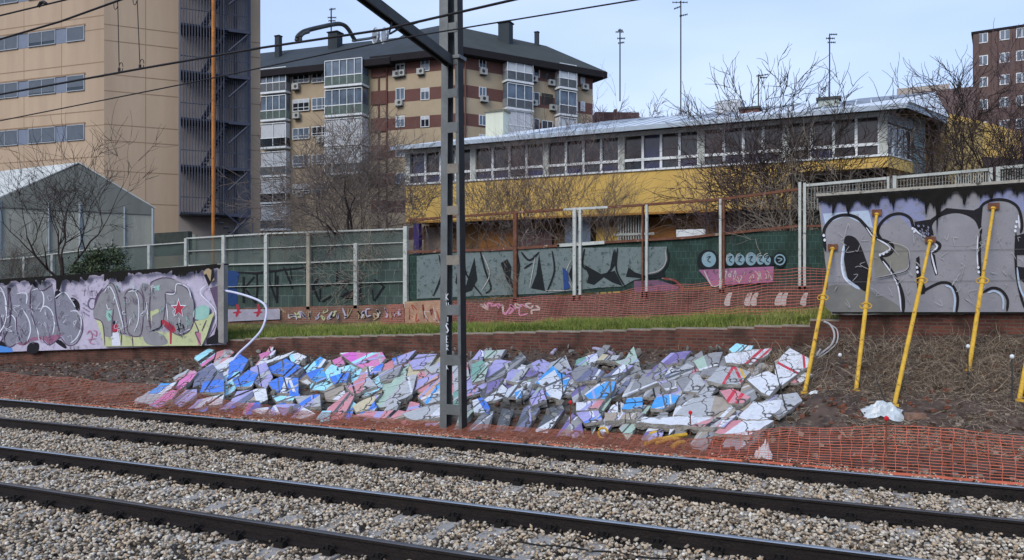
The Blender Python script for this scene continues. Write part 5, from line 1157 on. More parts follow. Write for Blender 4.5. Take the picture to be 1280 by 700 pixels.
# --- marquee
root = empty('marquee', W(90, 361, 38), 'large grey marquee with a pitched white roof in front of the tan block', 'marquee')
gx = Vector((*camxy(.90, .44), 0)); bx = Vector((*camxy(-.50, .86), 0)).normalized()
Rt = W(190, 258, 40); Ap = W(99, 204, 38.2)
mid_ = Vector((Ap.x, Ap.y, 0)); wv = Vector((Rt.x, Rt.y, 0))-mid_; Lf = mid_-wv; ze = Rt.z; zr = Ap.z
canv = mat('shaded_canvas', '#75776f', .8, .2, .8, streak=True); canw = mat('white_canvas', '#b9bbb5', .7, .2, 1.2, streak=True); pvc = mat('clear_pvc', '#97978a', .3, .3, 1.0, streak=True, wear='#b5b9b5', wear_amt=.2)  # gable's shaded side is put into the darker canvas colour; valance shares it
wn = wv.normalized(); bk = Vector((-wn.y, wn.x, 0)); 
if bk.dot(mid_) < 0: bk = -bk
bk = (bk*1.0-wn*.55).normalized()*7
z0_ = 1.0
mb = MB(); o3 = lambda p, z: Vector((p.x, p.y, z))
mb.poly([o3(mid_, zr), o3(mid_+wv*1.05, ze-.1), o3(mid_+wv*1.05+bk, ze-.1), o3(mid_+bk, zr)], canw); mb.poly([o3(mid_, zr), o3(Lf-wv*.05, ze-.1), o3(Lf-wv*.05+bk, ze-.1), o3(mid_+bk, zr)], canw)
ob = mb.build('roof', root); md = ob.modifiers.new('thickness', 'SOLIDIFY'); md.thickness = .05
mb = MB(); mb.poly([o3(Lf, ze), o3(mid_+wv, ze), o3(mid_, zr-.06)], canv); ob = mb.build('gable', root); md = ob.modifiers.new('thickness', 'SOLIDIFY'); md.thickness = .04
mb = MB(); ou = -bk.normalized()*.06
for a_, b_ in ((Lf, mid_+wv),): mb.hexa([o3(a_,ze-.42)+ou, o3(b_,ze-.42)+ou, o3(b_,ze-.42)-ou, o3(a_,ze-.42)-ou, o3(a_,ze)+ou, o3(b_,ze)+ou, o3(b_,ze)-ou, o3(a_,ze)-ou], canv)
mb.build('valance', root)
mb = MB(); n = 10
for i in range(n):
    a_ = Lf+(wv*2)*(i/n); b_ = Lf+(wv*2)*((i+1)/n); mb.poly([o3(a_, z0_), o3(b_, z0_), o3(b_, ze-.42), o3(a_, ze-.42)], pvc)
mb.poly([o3(mid_+wv, z0_), o3(mid_+wv+bk, z0_), o3(mid_+wv+bk, ze), o3(mid_+wv, ze)], pvc); mb.poly([o3(Lf, z0_), o3(Lf+bk, z0_), o3(Lf+bk, ze), o3(Lf, ze)], pvc)
mb.poly([o3(Lf+bk, z0_), o3(mid_+wv+bk, z0_), o3(mid_+wv+bk, ze), o3(Lf+bk, ze)], pvc); mb.build('side_wall', root)
for i in (0, 3, 5, 8, n): q = Lf+(wv*2)*(i/n); mb = MB(); mb.tube([o3(q, z0_)+ou, o3(q, ze-.1)+ou], .07 if i in (0, 5, n) else .045, greypan, 6); mb.build('post', root)
mb = MB(); quadwall(mb, -250, 235, 318, 289, 345, 318, 33, .3, mat('dark_hedge_wall', '#3f443f', .9, .4, 2)); mb.build('boundary_wall', label='dark low boundary wall between the left fence and the marquee', cat='wall')
# --- apartment block with brown stripes
root = empty('apartment_block', W(578, 361, 84), 'beige apartment block with brown stripes, glazed balconies and a dark roof', 'building')
A = Vector((*camxy(-.062*84, 84), 0)); fB = Facade(578, 84, (1.65, 1), root); fA = Facade(578, 84, (-2.8, 1), root)
aB = fB.sz(741, 150)[0]; aA = fA.sz(472, 150)[0]
zE = 27.2
fF = Facade(478, 87.0-.0, (-2.9, 1), root); aF = 30
nB = -fB.n*12; nA = -fA.n*12
P_ = lambda f, a, o=0: f.P(a, 0, o)
Bp, Ep = P_(fB, aB), P_(fA, aA)
mb = MB(); mb.prism([A, Bp, Bp+nB, A+nB*.4+nA*.6, Ep+nA, Ep], -1, zE, beige) ; mb.prism([P_(fA, aA), P_(fF, aF, -.0), P_(fF, aF)+nA, Ep+nA*1.02], -1, zE-.2, beige); mb.build('wall', root)
# stripes, cut round the windows where they stand
def yz(f, x, y): return f.sz(x, y)
mb = MB()
for z1 in [zE-.0-i*2.98 for i in range(9)]:
    zc = z1; 
    fB.box(mb, .02, aB-.02, zc-1.55, zc-.25, -.05, .012, brown); fA.box(mb, .02, aA-.02, zc-1.55, zc-.25, -.05, .012, brown)
mb.build('brown_stripe', root)
mb = MB()
for x, f in ((581, fB), (484, fA), (474, fA)):
    a = f.sz(x, 150)[0]; q = f.P(a, 0, .12); mb.tube([(q.x, q.y, 0), (q.x, q.y, zE)], .09, brown, 6)
mb.build('downpipe', root)
def ac(f, x, y, w=1.0):
    a, z = f.sz(x, y); mb = MB(); f.box(mb, a-.42*w, a+.42*w, z-.32, z+.32, .06, .42, acm); q = f.P(a-.08, z, .425); 
    c = [q+f.d*(.2*math.cos(i*.785))+Vector((0,0,.2*math.sin(i*.785))) for i in range(8)]; mb.poly(c, steel_dark); f.box(mb, a-.35*w, a+.35*w, z-.42, z-.34, .0, .4, steel_dark); mb.build('air_conditioner', root)
gA = [glassd, glassm, glassm]
for (xa, xb) in ((495,506),(526,537)):
    for r, (yt, yb) in enumerate(((74,89),(110,125),(145,159),(181,196),(216,230))):
        a1, a0, z0, z1 = fA.rect(xa, yt, xb, yb); fA.window(min(a0,a1), max(a0,a1), z0, z1, nv=2, gl=random.choice(gA), o=.015, blind=random.choice([0, .3, .5]))
for (xa, xb) in ((598.5,607.5),):
    for r, (yt, yb) in enumerate(((72,85),(109,122),(144,157),(168,176))):
        a0, a1, z0, z1 = fB.rect(xa, yt, xb, yb); fB.window(a0, a1, z0, z1, nv=2, gl=random.choice(gA), o=.015, blind=random.choice([0, .4]))
for f, x, y in ((fA,497,93),(fA,503,92),(fA,527,90),(fA,500,129),(fB,603,90),(fB,604,124),(fB,666,99),(fB,688,104),(fB,666,129),(fB,690,135),(fB,730,109)): ac(f, x, y)
balg = mat('balcony_grey', '#7e8489', .6, .15, 2); balgreen = mat('balcony_green', '#71857f', .5, .2, 2); shutw = mat('white_shutter', '#bcc0c3', .6, .08, 3, streak=False)
def balcony(f, a0, a1, z0, z1, out, nv, upper, lower, slab_m=whitep, lowfrac=.34, ret=None):
    # enclosed balcony box: slab, parapet, glazing or shutters, side return
    mb = MB(); f.box(mb, a0-.05, a1+.05, z0-.22, z0, .0, out+.08, slab_m); f.box(mb, a0, a1, z0, z0+(z1-z0)*lowfrac, .02, out-.02, lower); f.box(mb, a0+.06, a1-.06, z0+(z1-z0)*lowfrac, z1-.22, .02, out-.1, upper)
    w = .07
    zz_ = z0+(z1-z0)*lowfrac
    b = mb.build('balcony', root)
    fr = MB(); f.box(fr, a0, a1, zz_-.04, zz_+.06, out-.03, out+.02, whitep); f.box(fr, a0, a1, z1-.30, z1-.22, out-.03, out+.02, whitep)
    for i in range(nv+1): c = a0+(a1-a0)*i/nv; f.box(fr, c-w/2, c+w/2, z0+.1, z1-.3, out-.025, out+.012, whitep)
    fr2 = fr.build('balcony_frame', root); fr2.parent = b; fr2.location = (0,0,0)
    if lower in (balg, balgreen):
        rl = MB(); k = int((a1-a0)/.14)
        for i in range(k): c = a0+(a1-a0)*i/k; f.box(rl, c, c+.02, z0+.05, zz_-.04, out-.02, out+.03, steel_dark)
        r_ = rl.build('railing', root); r_.parent = b; r_.location = (0,0,0)
# right wing balconies
for (xa, xb, rows, nv) in ((628,659.5,[(72,104),(107,138),(141,171),(174,200)],3),(693,714,[(84,112),(116,145),(149,178),(180,205)],2)):
    for i, (yt, yb) in enumerate(rows):
        a0, a1, z0, z1 = fB.rect(xa, yt, xb, yb); a0 = fB.sz(xa, 130)[0]; a1 = fB.sz(xb, 130)[0]
        balcony(fB, a0, a1, z0, z0+2.85, 1.1, nv, shutw if (i % 2 == 0) else glassm, balg if i < 2 or nv == 2 else shutw)
for (xa, xb, rows) in ((661,674,[(81,96),(115,130),(148,163)]),(677,691,[(81,99),(115,131),(151,165)])):
    for j, (yt, yb) in enumerate(rows):
        a0, a1, z0, z1 = fB.rect(xa, yt, xb, yb)
        if xa == 677 and j < 2: mb = MB(); [fB.box(mb, a0, a1, z0+k*.16, z0+k*.16+.1, .0, .06, steel_dark) for k in range(int((z1-z0)/.16))]; mb.build('louvre', root)
        else: fB.window(a0, a1, z0, z1, nv=2, gl=glassd, o=.015)
for (xa, xb) in ((717,722),(725.5,731)):
    for (yt, yb) in ((94,106),(127,139),(160,172)):
        a0, a1, z0, z1 = fB.rect(xa, yt, xb, yb); fB.window(a0, a1, z0, z1, nv=1, gl=glassm, o=.015, blind=.5 if xa < 720 else .9)
# left wing
def lw(xa, xb, rows, kind):
    for i, (yt, yb) in enumerate(rows):
        a0, a1, z0, z1 = fF.rect(xa, yt, xb, yb); a0, a1 = min(a0, a1), max(a0, a1)
        if kind == 'win': fF.window(a0, a1, z0, z1, nv=3, gl=random.choice(gA), o=.015, blind=random.choice([0,.3,.5]), transom=.3)
lw(366, 387, [(89,104),(124,139),(160,174),(194,209),(230,242)], 'win'); lw(390, 409.5, [(87,103),(122,137),(158,170),(193,205),(228,241)], 'win')
for i, yb in enumerate((118, 152, 186, 221, 254, 287)):
    a1, z0 = fF.sz(331, yb); a0, _ = fF.sz(363, yb); balcony(fF, a0, a1, z0, z0+2.9, .9, 4 if i < 2 else 2, [glassm, glassm, shutw, shutw, shutw, shutw][i], [balg, balgreen, glassd, balg, glassd, balg][i])
for i, yb in enumerate((112, 148, 184, 219)):
    a1, z0 = fF.sz(415, yb); a0, _ = fF.sz(461, yb)
    balcony(fF, a0, a1, z0, z0+3.0, 1.5, 5, [glassm, glassm, shutw, shutw][i], [balgreen, balgreen, shutw, balg][i])
mb = MB()
for z1 in [zE-.0-i*2.98 for i in range(9)]: fF.box(mb, -.4, fF.sz(463, 150)[0]-.1, z1-1.62, z1-.15, -.05, .014, brown); fF.box(mb, fF.sz(329, 150)[0], aF, z1-1.62, z1-.15, -.05, .014, brown)
mb.build('brown_stripe', root)
for x, y in ((371,109),(372,145),(402,175),(376,243)): ac(fF, x, y, 1.2 if x == 402 else 1)
# roofs
def zpt(px, py, t): return W(px, py, t)
ov = 1.2
eA = A+(fA.n+fB.n).normalized()*ov*1.1; eB = Bp+fB.n*ov+fB.d*ov; eBb = Bp+nB-fB.n*ov*.3+fB.d*ov; eE = Ep+fA.n*ov+fA.d*.3; eEb = Ep+nA
eC = A+nB*.4+nA*.6
R1 = Vector((*camxy(-7.5, 91), 0)); R0 = Vector((*camxy(-12.1, 93), 0)); R2 = Vector((*camxy(4.2, 97.5), 0)); zR = 32.4
mb = MB(); z3 = lambda p, z: Vector((p.x, p.y, z))
lo = zE-.35; hi = zE+.35
foot = [eA, eB, eBb, eC, eEb, eE]
mb.prism(foot, lo, hi, eavem); mb.build('eave', root)
mb = MB(); h = hi+.003
for q in ([(eA,h),(eB,h),(R2,zR-.3),(R1,zR+.2)], [(eE,h),(eA,h),(R1,zR+.2),(R0,zR)], [(eB,h),(eBb,h),(R2,zR-.3)], [(eEb,h),(eE,h),(R0,zR)], [(eBb,h),(eC,h),(R1,zR+.2),(R2,zR-.3)], [(eC,h),(eEb,h),(R0,zR),(R1,zR+.2)]): mb.poly([z3(a, b) for a, b in q], roofg if q[0][0] is eA else roofd)
rf = mb.build('roof', root)
Fp = P_(fF, aF); e0 = P_(fF, -1.5, ov); e1 = P_(fF, aF, ov); e1b = Fp-fF.n*13; e0b = P_(fF, -1.5)-fF.n*13; r0 = P_(fF, -2, -6.5); r1 = P_(fF, aF, -6.5)
mb = MB(); mb.prism([e0, e1, e1b, e0b], lo-.3, hi-.3, eavem); h -= .3; zq = 31.9
for q in ([(e0,h),(e1,h),(r1,zq),(r0,zq)], [(e0b,h),(e1b,h),(r1,zq),(r0,zq)], [(e0,h),(e0b,h),(r0,zq)]): mb.poly([z3(a, b) for a, b in q], roofd)
rf2 = mb.build('roof', root)
def chim(px, ya, yb, w, t, m=roofd, cap=True):
    c = W(px, yb, t); T = W(px, ya, t); mb = MB(); s_ = w/1000*t/2; mb.box(c.x-s_, c.x+s_, c.y-s_*.8, c.y+s_*.8, c.z-1.5, T.z, m)
    if cap: mb.box(c.x-s_*1.15, c.x+s_*1.15, c.y-s_, c.y+s_, T.z, T.z+.12, eavem)
    o = mb.build('chimney', root); o.parent = rf; o.location = (0,0,0)
chim(348, 46, 58, 7, 96); chim(419, 42, 52, 14, 95); chim(632, 30, 42, 15, 92); chim(671, 41, 50, 5, 96)
def antenna(px, yt, yb, t, lab, arms, yagi=True):
    B_ = W(px, yb, t); T = W(px, yt, t); root_ = empty('antenna', B_, lab, 'antenna'); m = MB(); r = .00085*t; m.tube([B_-Vector((0,0,.5)), T], r, steel_dark, 6); m.build('mast_pole', root_)
    m = MB(); dx = Vector((RT[0], RT[1], 0))
    for (y, l0, l1, tl_) in arms:
        q = W(px, y, t); a = q+dx*(l0/1000*t); b = q+dx*(l1/1000*t)+Vector((0,0,tl_/1000*t)); m.tube([a, b], r*.7, steel_dark, 5)
        for k in range(5): c = a.lerp(b, k/4); m.tube([c-Vector((0,0,.0012*t)), c+Vector((0,0,.0012*t))], r*.5, steel_dark, 4)
    m.build('aerial', root_)
antenna(414, 10, 45, 95, 'thin antenna on the dark roof above the left wing of the striped block', [(22,-4,6,0),(26,-3,5,0),(12,-2,5,1)])
antenna(775, 36, 122, 110, 'thin antenna mast just right of the striped block', [(48,-3,6,0),(54,-2,5,1),(40,-5,4,0),(38,-2,3,0)])
antenna(851, 1, 148, 60, 'tallest antenna mast rising above the low building left of centre right', [(3,-10,8,0),(20,-1,8,2),(11,-8,0,3)])
antenna(1037, 43, 123, 42, 'antenna mast standing on the pale roof vent', [(43,0,9,0),(48,-4,6,0),(53,-2,7,0)])
antenna(948, 93, 134, 42, 'short antenna on the brown roof chimney with its aerial to the right', [(95,-2,12,2),(97,2,10,0)])
# --- long low building with yellow bands
root = empty('low_building', onv(800, 300, 33), 'long low building with yellow bands, ribbon windows and pale metal roof', 'building')
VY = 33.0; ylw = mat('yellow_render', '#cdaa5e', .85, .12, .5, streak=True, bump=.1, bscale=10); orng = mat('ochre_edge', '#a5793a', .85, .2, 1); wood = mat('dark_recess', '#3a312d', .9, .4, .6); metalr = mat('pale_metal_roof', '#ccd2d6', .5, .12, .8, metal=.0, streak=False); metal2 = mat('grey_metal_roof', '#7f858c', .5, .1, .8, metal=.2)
zev = 9.18; zsill = onv(515, 231.5, VY).z; ztr = onv(515, 219, VY).z; zbb = onv(515, 277, VY).z; zb2 = onv(1000, 215, VY).z
x0 = onv(507, 300, VY).x; x1 = onv(1110, 300, VY).x; xm = onv(988, 300, VY).x
def bx(nm, a, b, y0, y1, z0, z1, m): mb = MB(); mb.box(a, b, y0, y1, z0, z1, m); return mb.build(nm, root)
bx('yellow_band', x0, xm, VY, VY+12, zbb, zsill, ylw); bx('yellow_band', xm+.003, x1, VY, VY+12, zb2, zsill, ylw)
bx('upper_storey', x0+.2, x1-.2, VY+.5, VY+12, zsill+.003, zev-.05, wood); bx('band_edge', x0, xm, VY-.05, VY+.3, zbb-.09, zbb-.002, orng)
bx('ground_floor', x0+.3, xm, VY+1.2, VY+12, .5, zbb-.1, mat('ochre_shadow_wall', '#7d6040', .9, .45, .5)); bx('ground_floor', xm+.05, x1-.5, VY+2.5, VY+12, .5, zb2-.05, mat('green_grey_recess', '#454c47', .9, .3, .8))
bx('sill', x0-.03, x1+.02, VY-.08, VY+.45, zsill+.003, zsill+.08, whitep); bx('transom', x0, x1, VY-.02, VY+.06, ztr-.05, ztr+.06, whitep); bx('lintel', x0-.05, x1+.05, VY-.06, VY+.5, zev-.22, zev-.055, whitep)
cols = [(507,513),(589,595),(680,686),(774,781),(873,881),(979,987),(1099,1110)]
for a, b in cols: bx('pillar', onv(a, 200, VY).x, onv(b, 200, VY).x, VY-.05, VY+.4, zsill+.08, zev-.22, whitef)
for (a, b), (c, d) in zip(cols, cols[1:]):
    xa, xb = onv(b, 200, VY).x, onv(c, 200, VY).x; inv = []
    for k in range(4):
        u0 = xa+(xb-xa)*k/4; u1 = xa+(xb-xa)*(k+1)/4
        mb = MB(); mb.box(u0+.03, u1-.03, VY+.1, VY+.13, zsill+.08, ztr-.05, random.choice([glassd, glassb, glassv])); mb.box(u0+.03, u1-.03, VY+.1, VY+.13, ztr+.06, zev-.22, random.choice([glassb, glassb, glassb, glassv, glassd])); g = mb.build('window', root)
        fr = MB(); fr.box(u1-.05, u1+.05, VY-.01, VY+.14, zsill+.09, ztr-.06, whitep); fr.box(u1-.05, u1+.05, VY-.01, VY+.14, ztr+.07, zev-.23, whitep); f_ = fr.build('mullion', root); f_.parent = g; f_.location = (0,0,0)
# angled end
fE = Facade(1110, VY/ray(1110, 200)[1], (1.2, 1.1), root); aE = fE.sz(1141, 180)[0]; a2 = fE.sz(1155, 180)[0]
mb = MB(); fE.box(mb, 0, aE, zb2, zsill, -5, 0, ylw); mb.build('yellow_band', root)
mb = MB(); fE.box(mb, 0.02, aE, zsill+.003, zev-.06, -5, -.12, wood); mb.build('upper_storey', root)
mb = MB(); fE.box(mb, aE, a2, zb2, zev+.1, -5, .05, mat('green_grey_pier', '#6b7a78', .7, .2, 1)); mb.build('end_pier', root)
for k in range(4): fE.window(aE*(k/4)+.05, aE*(k+1)/4-.02, zsill+.05, zev-.5, nv=1, gl=glassd, transom=.3, w=.05, o=-.1)
mb = MB(); fE.box(mb, 0, aE, zev-.45, zev-.07, -.3, .03, mat('blue_grey_lintel', '#8b98a3', .6)); mb.build('lintel', root)
# roof: shallow pitch from the eave, hipped at the left end, with fascia
xl = x0-.3; xr = fE.P(a2, 0).x+.3; yr = VY+7.5; 
c1 = Vector((xl, VY-.9, zev)); c2 = Vector((x1+.6, VY-.9, zev)); c3 = fE.P(a2+.5, zev+.1, .7); r1_ = Vector((xl+6, yr, zev+2.1)); r2_ = Vector((c3.x-.2, yr, zev+2.1)); c4 = Vector((xl, yr+6, zev))
mb = MB(); mb.poly([c1, c2, r2_, r1_], metalr); mb.poly([c2, c3, r2_], metalr); mb.poly([c1, r1_, c4], metalr); c5 = Vector((c3.x, yr+6, zev)); mb.poly([r1_, r2_, c5, c4], metalr); mb.poly([c3, c5, r2_], metalr)
rf = mb.build('roof', root); md = rf.modifiers.new('thickness', 'SOLIDIFY'); md.thickness = .10
mb = MB()
for a_, b_ in ((c1, c2), (c2, c3)): mb.hexa([a_+Vector((0,-.02,-.16)), b_+Vector((0,-.02,-.16)), b_+Vector((0,.06,-.16)), a_+Vector((0,.06,-.16)), a_+Vector((0,-.02,.02)), b_+Vector((0,-.02,.02)), b_+Vector((0,.06,.02)), a_+Vector((0,.06,.02))], mat('fascia', '#9da8b2', .5, .1, 2))
mb.build('fascia', root)
mb = MB()
for i in range(1, 26):
    x = xl+6+(x1-xl-6)*i/26; mb.hexa([Vector((x,VY-.85,zev+.012)), Vector((x+.05,VY-.85,zev+.012)), Vector((x+.05,yr-.1,zev+2.09)), Vector((x,yr-.1,zev+2.09)), Vector((x,VY-.85,zev+.05)), Vector((x+.05,VY-.85,zev+.05)), Vector((x+.05,yr-.1,zev+2.13)), Vector((x,yr-.1,zev+2.13))], metalr)
for x in (655, 825, 990):
    q = onv(x, 150, VY+2).x
    mb.hexa([Vector((q,VY-.5,zev+.07)), Vector((q+1.2,VY-.5,zev+.07)), Vector((q+5.5,yr-.1,zev+2.10)), Vector((q+2.5,yr-.1,zev+2.10)), Vector((q,VY-.5,zev+.09)), Vector((q+1.2,VY-.5,zev+.09)), Vector((q+5.5,yr-.1,zev+2.14)), Vector((q+2.5,yr-.1,zev+2.14))], metal2)
o = mb.build('roof_seams', root); o.parent = rf; o.location = (0,0,0)
def vent(px, w, yt, yb, v, m, cm, nm='roof_vent', capo=.08):
    c = onv(px, yb, v); T = onv(px, yt, v); t = v/ray(px, yb)[1]; s_ = w/2000*t; mb = MB(); mb.box(c.x-s_, c.x+s_, v-s_*.7, v+s_*.7, c.z-.5, T.z-.1, m); mb.box(c.x-s_-capo, c.x+s_+capo, v-s_*.7-capo, v+s_*.7+capo, T.z-.1, T.z, cm); o = mb.build(nm, root); o.parent = rf; o.location = (0,0,0)
vent(621.5, 24, 139, 176, VY+2.5, mat('cream_vent', '#c4c7b4', .7, .12, 2, streak=True), mat('vent_cap', '#6f6c5c', .7)); vent(938, 22, 135, 150, VY+3.5, brown, steel_dark); vent(1036, 24, 123, 147, VY+2.5, mat('pale_green_vent', '#a4aca4', .7, .15, 2, streak=True), steel_dark)
vent(912, 32, 128, 150, VY+5.5, mat('grey_gable', '#b3b6bb', .7), metalr, capo=.02)
# ground floor odds behind the fence
mb = MB(); mb.box(onv(518,290,VY).x, onv(525,290,VY).x, VY-.1, VY+.2, 1, zbb-.1, mat('purple_column', '#493a6e', .7, .2)); mb.build('purple_column', root)
mb = MB(); xa = onv(532, 290, VY+1).x; xb = onv(558, 290, VY+1).x; mb.box(xa, xb, VY+1.0, VY+1.15, 2, onv(545, 284, VY+1).z, mat('graffiti_shutter', '#8b7b70', .8, .4, 2)); mb.build('shutter', root)
for xa, xb, m in ((598,642,mat('ochre_brick','#8a5f36',.9,.3,2)),(650,690,mat('violet_brick','#5d4548',.9,.3,2)),(745,775,ylw),(805,845,mat('ochre_brick','#8a5f36')),(895,985,mat('violet_brick','#5d4548'))):
    mb = MB(); mb.box(onv(xa,290,VY+1).x, onv(xb,290,VY+1).x, VY+1.0, VY+1.18, .8, zbb-.5, m); mb.build('infill_panel', root)
mb = MB()
for i in range(12): x = onv(772+i*3.2, 290, VY+.6).x; mb.box(x, x+.05, VY+.6, VY+.64, onv(790,312,VY).z, onv(790,266,VY).z, whitef)
xa, xb = onv(768,290,VY+.6).x, onv(818,290,VY+.6).x; z_ = onv(790,293,VY).z; mb.box(xa, xb, VY+.56, VY+.6, z_, z_+.1, whitef); mb.build('window_grille', root)
mb = MB(); mb.box(onv(846,290,VY).x, onv(882,290,VY).x, VY-.1, VY+.1, onv(860,304,VY).z, onv(860,287,VY).z, whitep); mb.build('white_board', root)
mb = MB(); mb.box(onv(706,290,VY+.5).x, onv(738,290,VY+.5).x, VY+.5, VY+.6, onv(720,312,VY).z, onv(720,270,VY).z, glassm); mb.build('window', root)
mb = MB(); mb.box(onv(1020,240,VY+2).x, onv(1075,240,VY+2).x, VY+2.0, VY+2.2, onv(1030,262,VY+2).z, onv(1030,236,VY+2).z, greypan); mb.build('window', root)
# yellow wing at the right, behind
root = empty('yellow_wing', W(1200, 361, 40), 'plain yellow walled wing with a sloping top edge behind the bare tree at the right', 'building')
fW = Facade(1153, 36, (1, .33), root); aW = fW.sz(1276, 180)[0]; za = fW.sz(1156, 134)[1]; zc_ = fW.sz(1276, 164)[1]
mb = MB(); n_ = -fW.n*8
def wedge(mb, f, a0, a1, z0, za, zb, dep, m): mb.hexa([f.P(a0,z0), f.P(a1,z0), f.P(a1,z0,-dep), f.P(a0,z0,-dep), f.P(a0,za), f.P(a1,zb), f.P(a1,zb,-dep), f.P(a0,za,-dep)], m)
wedge(mb, fW, 0, aW, 0, za, zc_, 8, ylw); mb.build('wall', root)
mb = MB(); b0, t0 = fW.sz(1158, 157); b1, _ = fW.sz(1200, 157); fW.box(mb, b0, b1, 0, t0, .0, 1.2, mat('olive_render', '#a68f5c', .85, .15, 1)); mb.build('lean_to', root)
mb = MB(); fW.box(mb, aW*.45, aW, fW.sz(1250,208)[1]-3, fW.sz(1250,200)[1], .0, .5, wood); mb.build('base_wall', root)
# --- brown tower at the right edge, grey block, low brown roofs
root = empty('tower_block', W(1216, 361, 120), 'reddish brown brick tower cut off by the right edge of the photo', 'building')
fT = Facade(1216, 120, (1, -.62), root); z1 = W(1216, 43, 120).z; rbr = mat('tower_brick', '#63504b', .85, .15, .4)
mb = MB(); fT.box(mb, 0, 22, 0, z1, -12, 0, rbr); mb.build('wall', root); mb = MB(); fT.box(mb, -.2, 22.2, z1, z1+.35, -12.1, .2, eavem); mb.build('parapet', root)
mb = MB()
for x in (1217, 1240, 1262): a = fT.sz(x, 100)[0]; fT.box(mb, a, a+.7, 0, z1-.1, .0, .25, rbr)
mb.build('pilaster', root)
for k, y in enumerate((54, 82, 109, 137, 165)):
    for xa, xb in ((1222,1235),(1249.5,1263),(1270,1285),(1296,1312)):
        a0 = fT.sz(xa, 60)[0]; a1 = fT.sz(xb, 60)[0]; zc = W(1228, y, 119.5).z; fT.window(a0, a1, zc-.05, zc+1.45, nv=2, gl=glassm, o=.01, w=.12)
root = empty('grey_block', W(1160, 361, 95), 'plain beige grey block far behind the yellow wing', 'building')
fG = Facade(1121, 95, (1, -.5), root); zt = fG.sz(1150, 108)[1]; mb = MB(); fG.box(mb, 0, fG.sz(1187, 120)[0], 0, zt, -10, 0, mat('grey_beige', '#a39a92', .85, .1, .5)); mb.build('wall', root)
mb = MB(); fG.box(mb, fG.sz(1140,120)[0], fG.sz(1214, 120)[0], 0, fG.sz(1200, 124)[1], .5, 6, mat('dark_roof_wall', '#6b5a57', .85, .1, .5)); mb.build('annex', root)
root = empty('brown_house', W(790, 361, 100), 'low dark brown brick building peeping over the pale roof right of the striped block', 'building')
fH = Facade(744, 100, (1, .05), root); mb = MB(); brd = mat('dark_brown_brick', '#4d3b3a', .85, .2, .6)
fH.box(mb, 0, fH.sz(799, 130)[0], 0, fH.sz(760, 140)[1], -8, 0, brd); fH.box(mb, fH.sz(813,130)[0], fH.sz(833,130)[0], 0, fH.sz(820, 147)[1], -8, 0, brd); mb.build('wall', root)
mb = MB(); fH.box(mb, fH.sz(770,130)[0], fH.sz(773,130)[0], fH.sz(760,142)[1], fH.sz(760,134)[1], -2, -1, brd); fH.box(mb, fH.sz(819,130)[0], fH.sz(824,130)[0], fH.sz(820,148)[1], fH.sz(760,143)[1], -2, -1, brd); mb.build('chimney', root)
# ------------------------------------------------------------ bare trees
barks = {'dark': mat('bark_dark', '#3a302c', .95, .3, 4), 'grey': mat('bark_grey', '#6b6058', .95, .3, 4), 'pale': mat('bark_pale', '#8f8476', .95, .3, 4), 'purple': mat('twig_purple', '#5f4f50', .95, .3, 3)}
def tree(base, H, seed, lab, spread=.5, bark='dark', r0=.12, lean=(0, 0), stems=1, levels=5, kids=4, trunk_frac=.25, tw=.006, droop=0., name='bare_tree', first_up=1.0, twig='dark', group='leafless trees and shrubs'):
    rd = random.Random(seed); root = empty(name, base, lab, 'tree' if name == 'bare_tree' else 'shrub', group)
    tr = MB(); cr = MB(); base = Vector(base)
    def grow(mb, p, d, L, r, lev, steps):
        pts = [p]; rs = [r]; dirs = [d]
        for i in range(steps):
            j = .22 if lev else .08
            d = (d+Vector((rd.gauss(0, j), rd.gauss(0, j), rd.gauss(0, j*.6)+.06*first_up*(1 if lev < 3 else .4)-droop*lev*.05))).normalized(); p = p+d*L/steps
            pts.append(p); rs.append(max(tw*.45, r*(1-.5*(i+1)/steps))); dirs.append(d)
        mb.tube(pts, rs, barks[bark] if lev < 2 else barks[twig], 7 if lev == 0 else (5 if lev < 3 else 3), cap=lev < 2)
        return pts, rs, dirs
    def rec(p, d, L, r, lev, mb):
        pts, rs, dirs = grow(mb, p, d, L, r, lev, 6 if lev < 2 else 4)
        if lev >= levels: return
        n = kids-1+(1 if lev == 1 else 0)+(rd.random() < .5)
        for i in range(n):
            s = rd.uniform(.3 if lev else .55, 1.0) if i else 1.0; k = min(len(pts)-1, max(1, int(round(s*(len(pts)-1))))); dd = dirs[k]
            an = rd.uniform(0, 6.283); a = dd.cross(Vector((math.cos(an), math.sin(an), .3))).normalized(); sp = spread*rd.uniform(.6, 1.4)*(1 if i else .4)
            nd = (dd*math.cos(sp)+a*math.sin(sp)).normalized(); 
            rec(pts[k], nd, L*rd.uniform(.55, .88), max(tw, rs[k]*rd.uniform(.55, .8)), lev+1, cr)
    for s in range(stems):
        an = rd.uniform(0, 6.28); off = Vector((math.cos(an), math.sin(an), 0))*(r0*2.2 if stems > 1 else 0)
        d = Vector((lean[0]+(rd.uniform(-.45,.45) if stems > 1 else 0), lean[1]+(rd.uniform(-.3,.3) if stems > 1 else 0), 1)).normalized()
        rec(base+off, d, H*trunk_frac*rd.uniform(.85, 1.1), r0*(1 if stems == 1 else rd.uniform(.5, .9)), 0, tr)
    tr.build('trunk', root); cr.build('crown', root); return root
def B(px, v, z): r = ray(px, 300); q = onv(px, 300, v); return (q.x, q.y, z)
tree(B(78, 21.6, .7), 8.6, 11, 'bare tree with dark trunk behind the lilac wall, in front of the marquee', spread=.55, r0=.13, trunk_frac=.36, levels=5, kids=4, twig='dark', tw=.008)
tree(B(20, 21.6, .5), 5.0, 12, 'pale twiggy bare shrub at the far left behind the lilac wall', spread=.7, r0=.06, stems=4, trunk_frac=.35, levels=4, kids=4, bark='grey', twig='grey', name='bare_shrub', tw=.006)
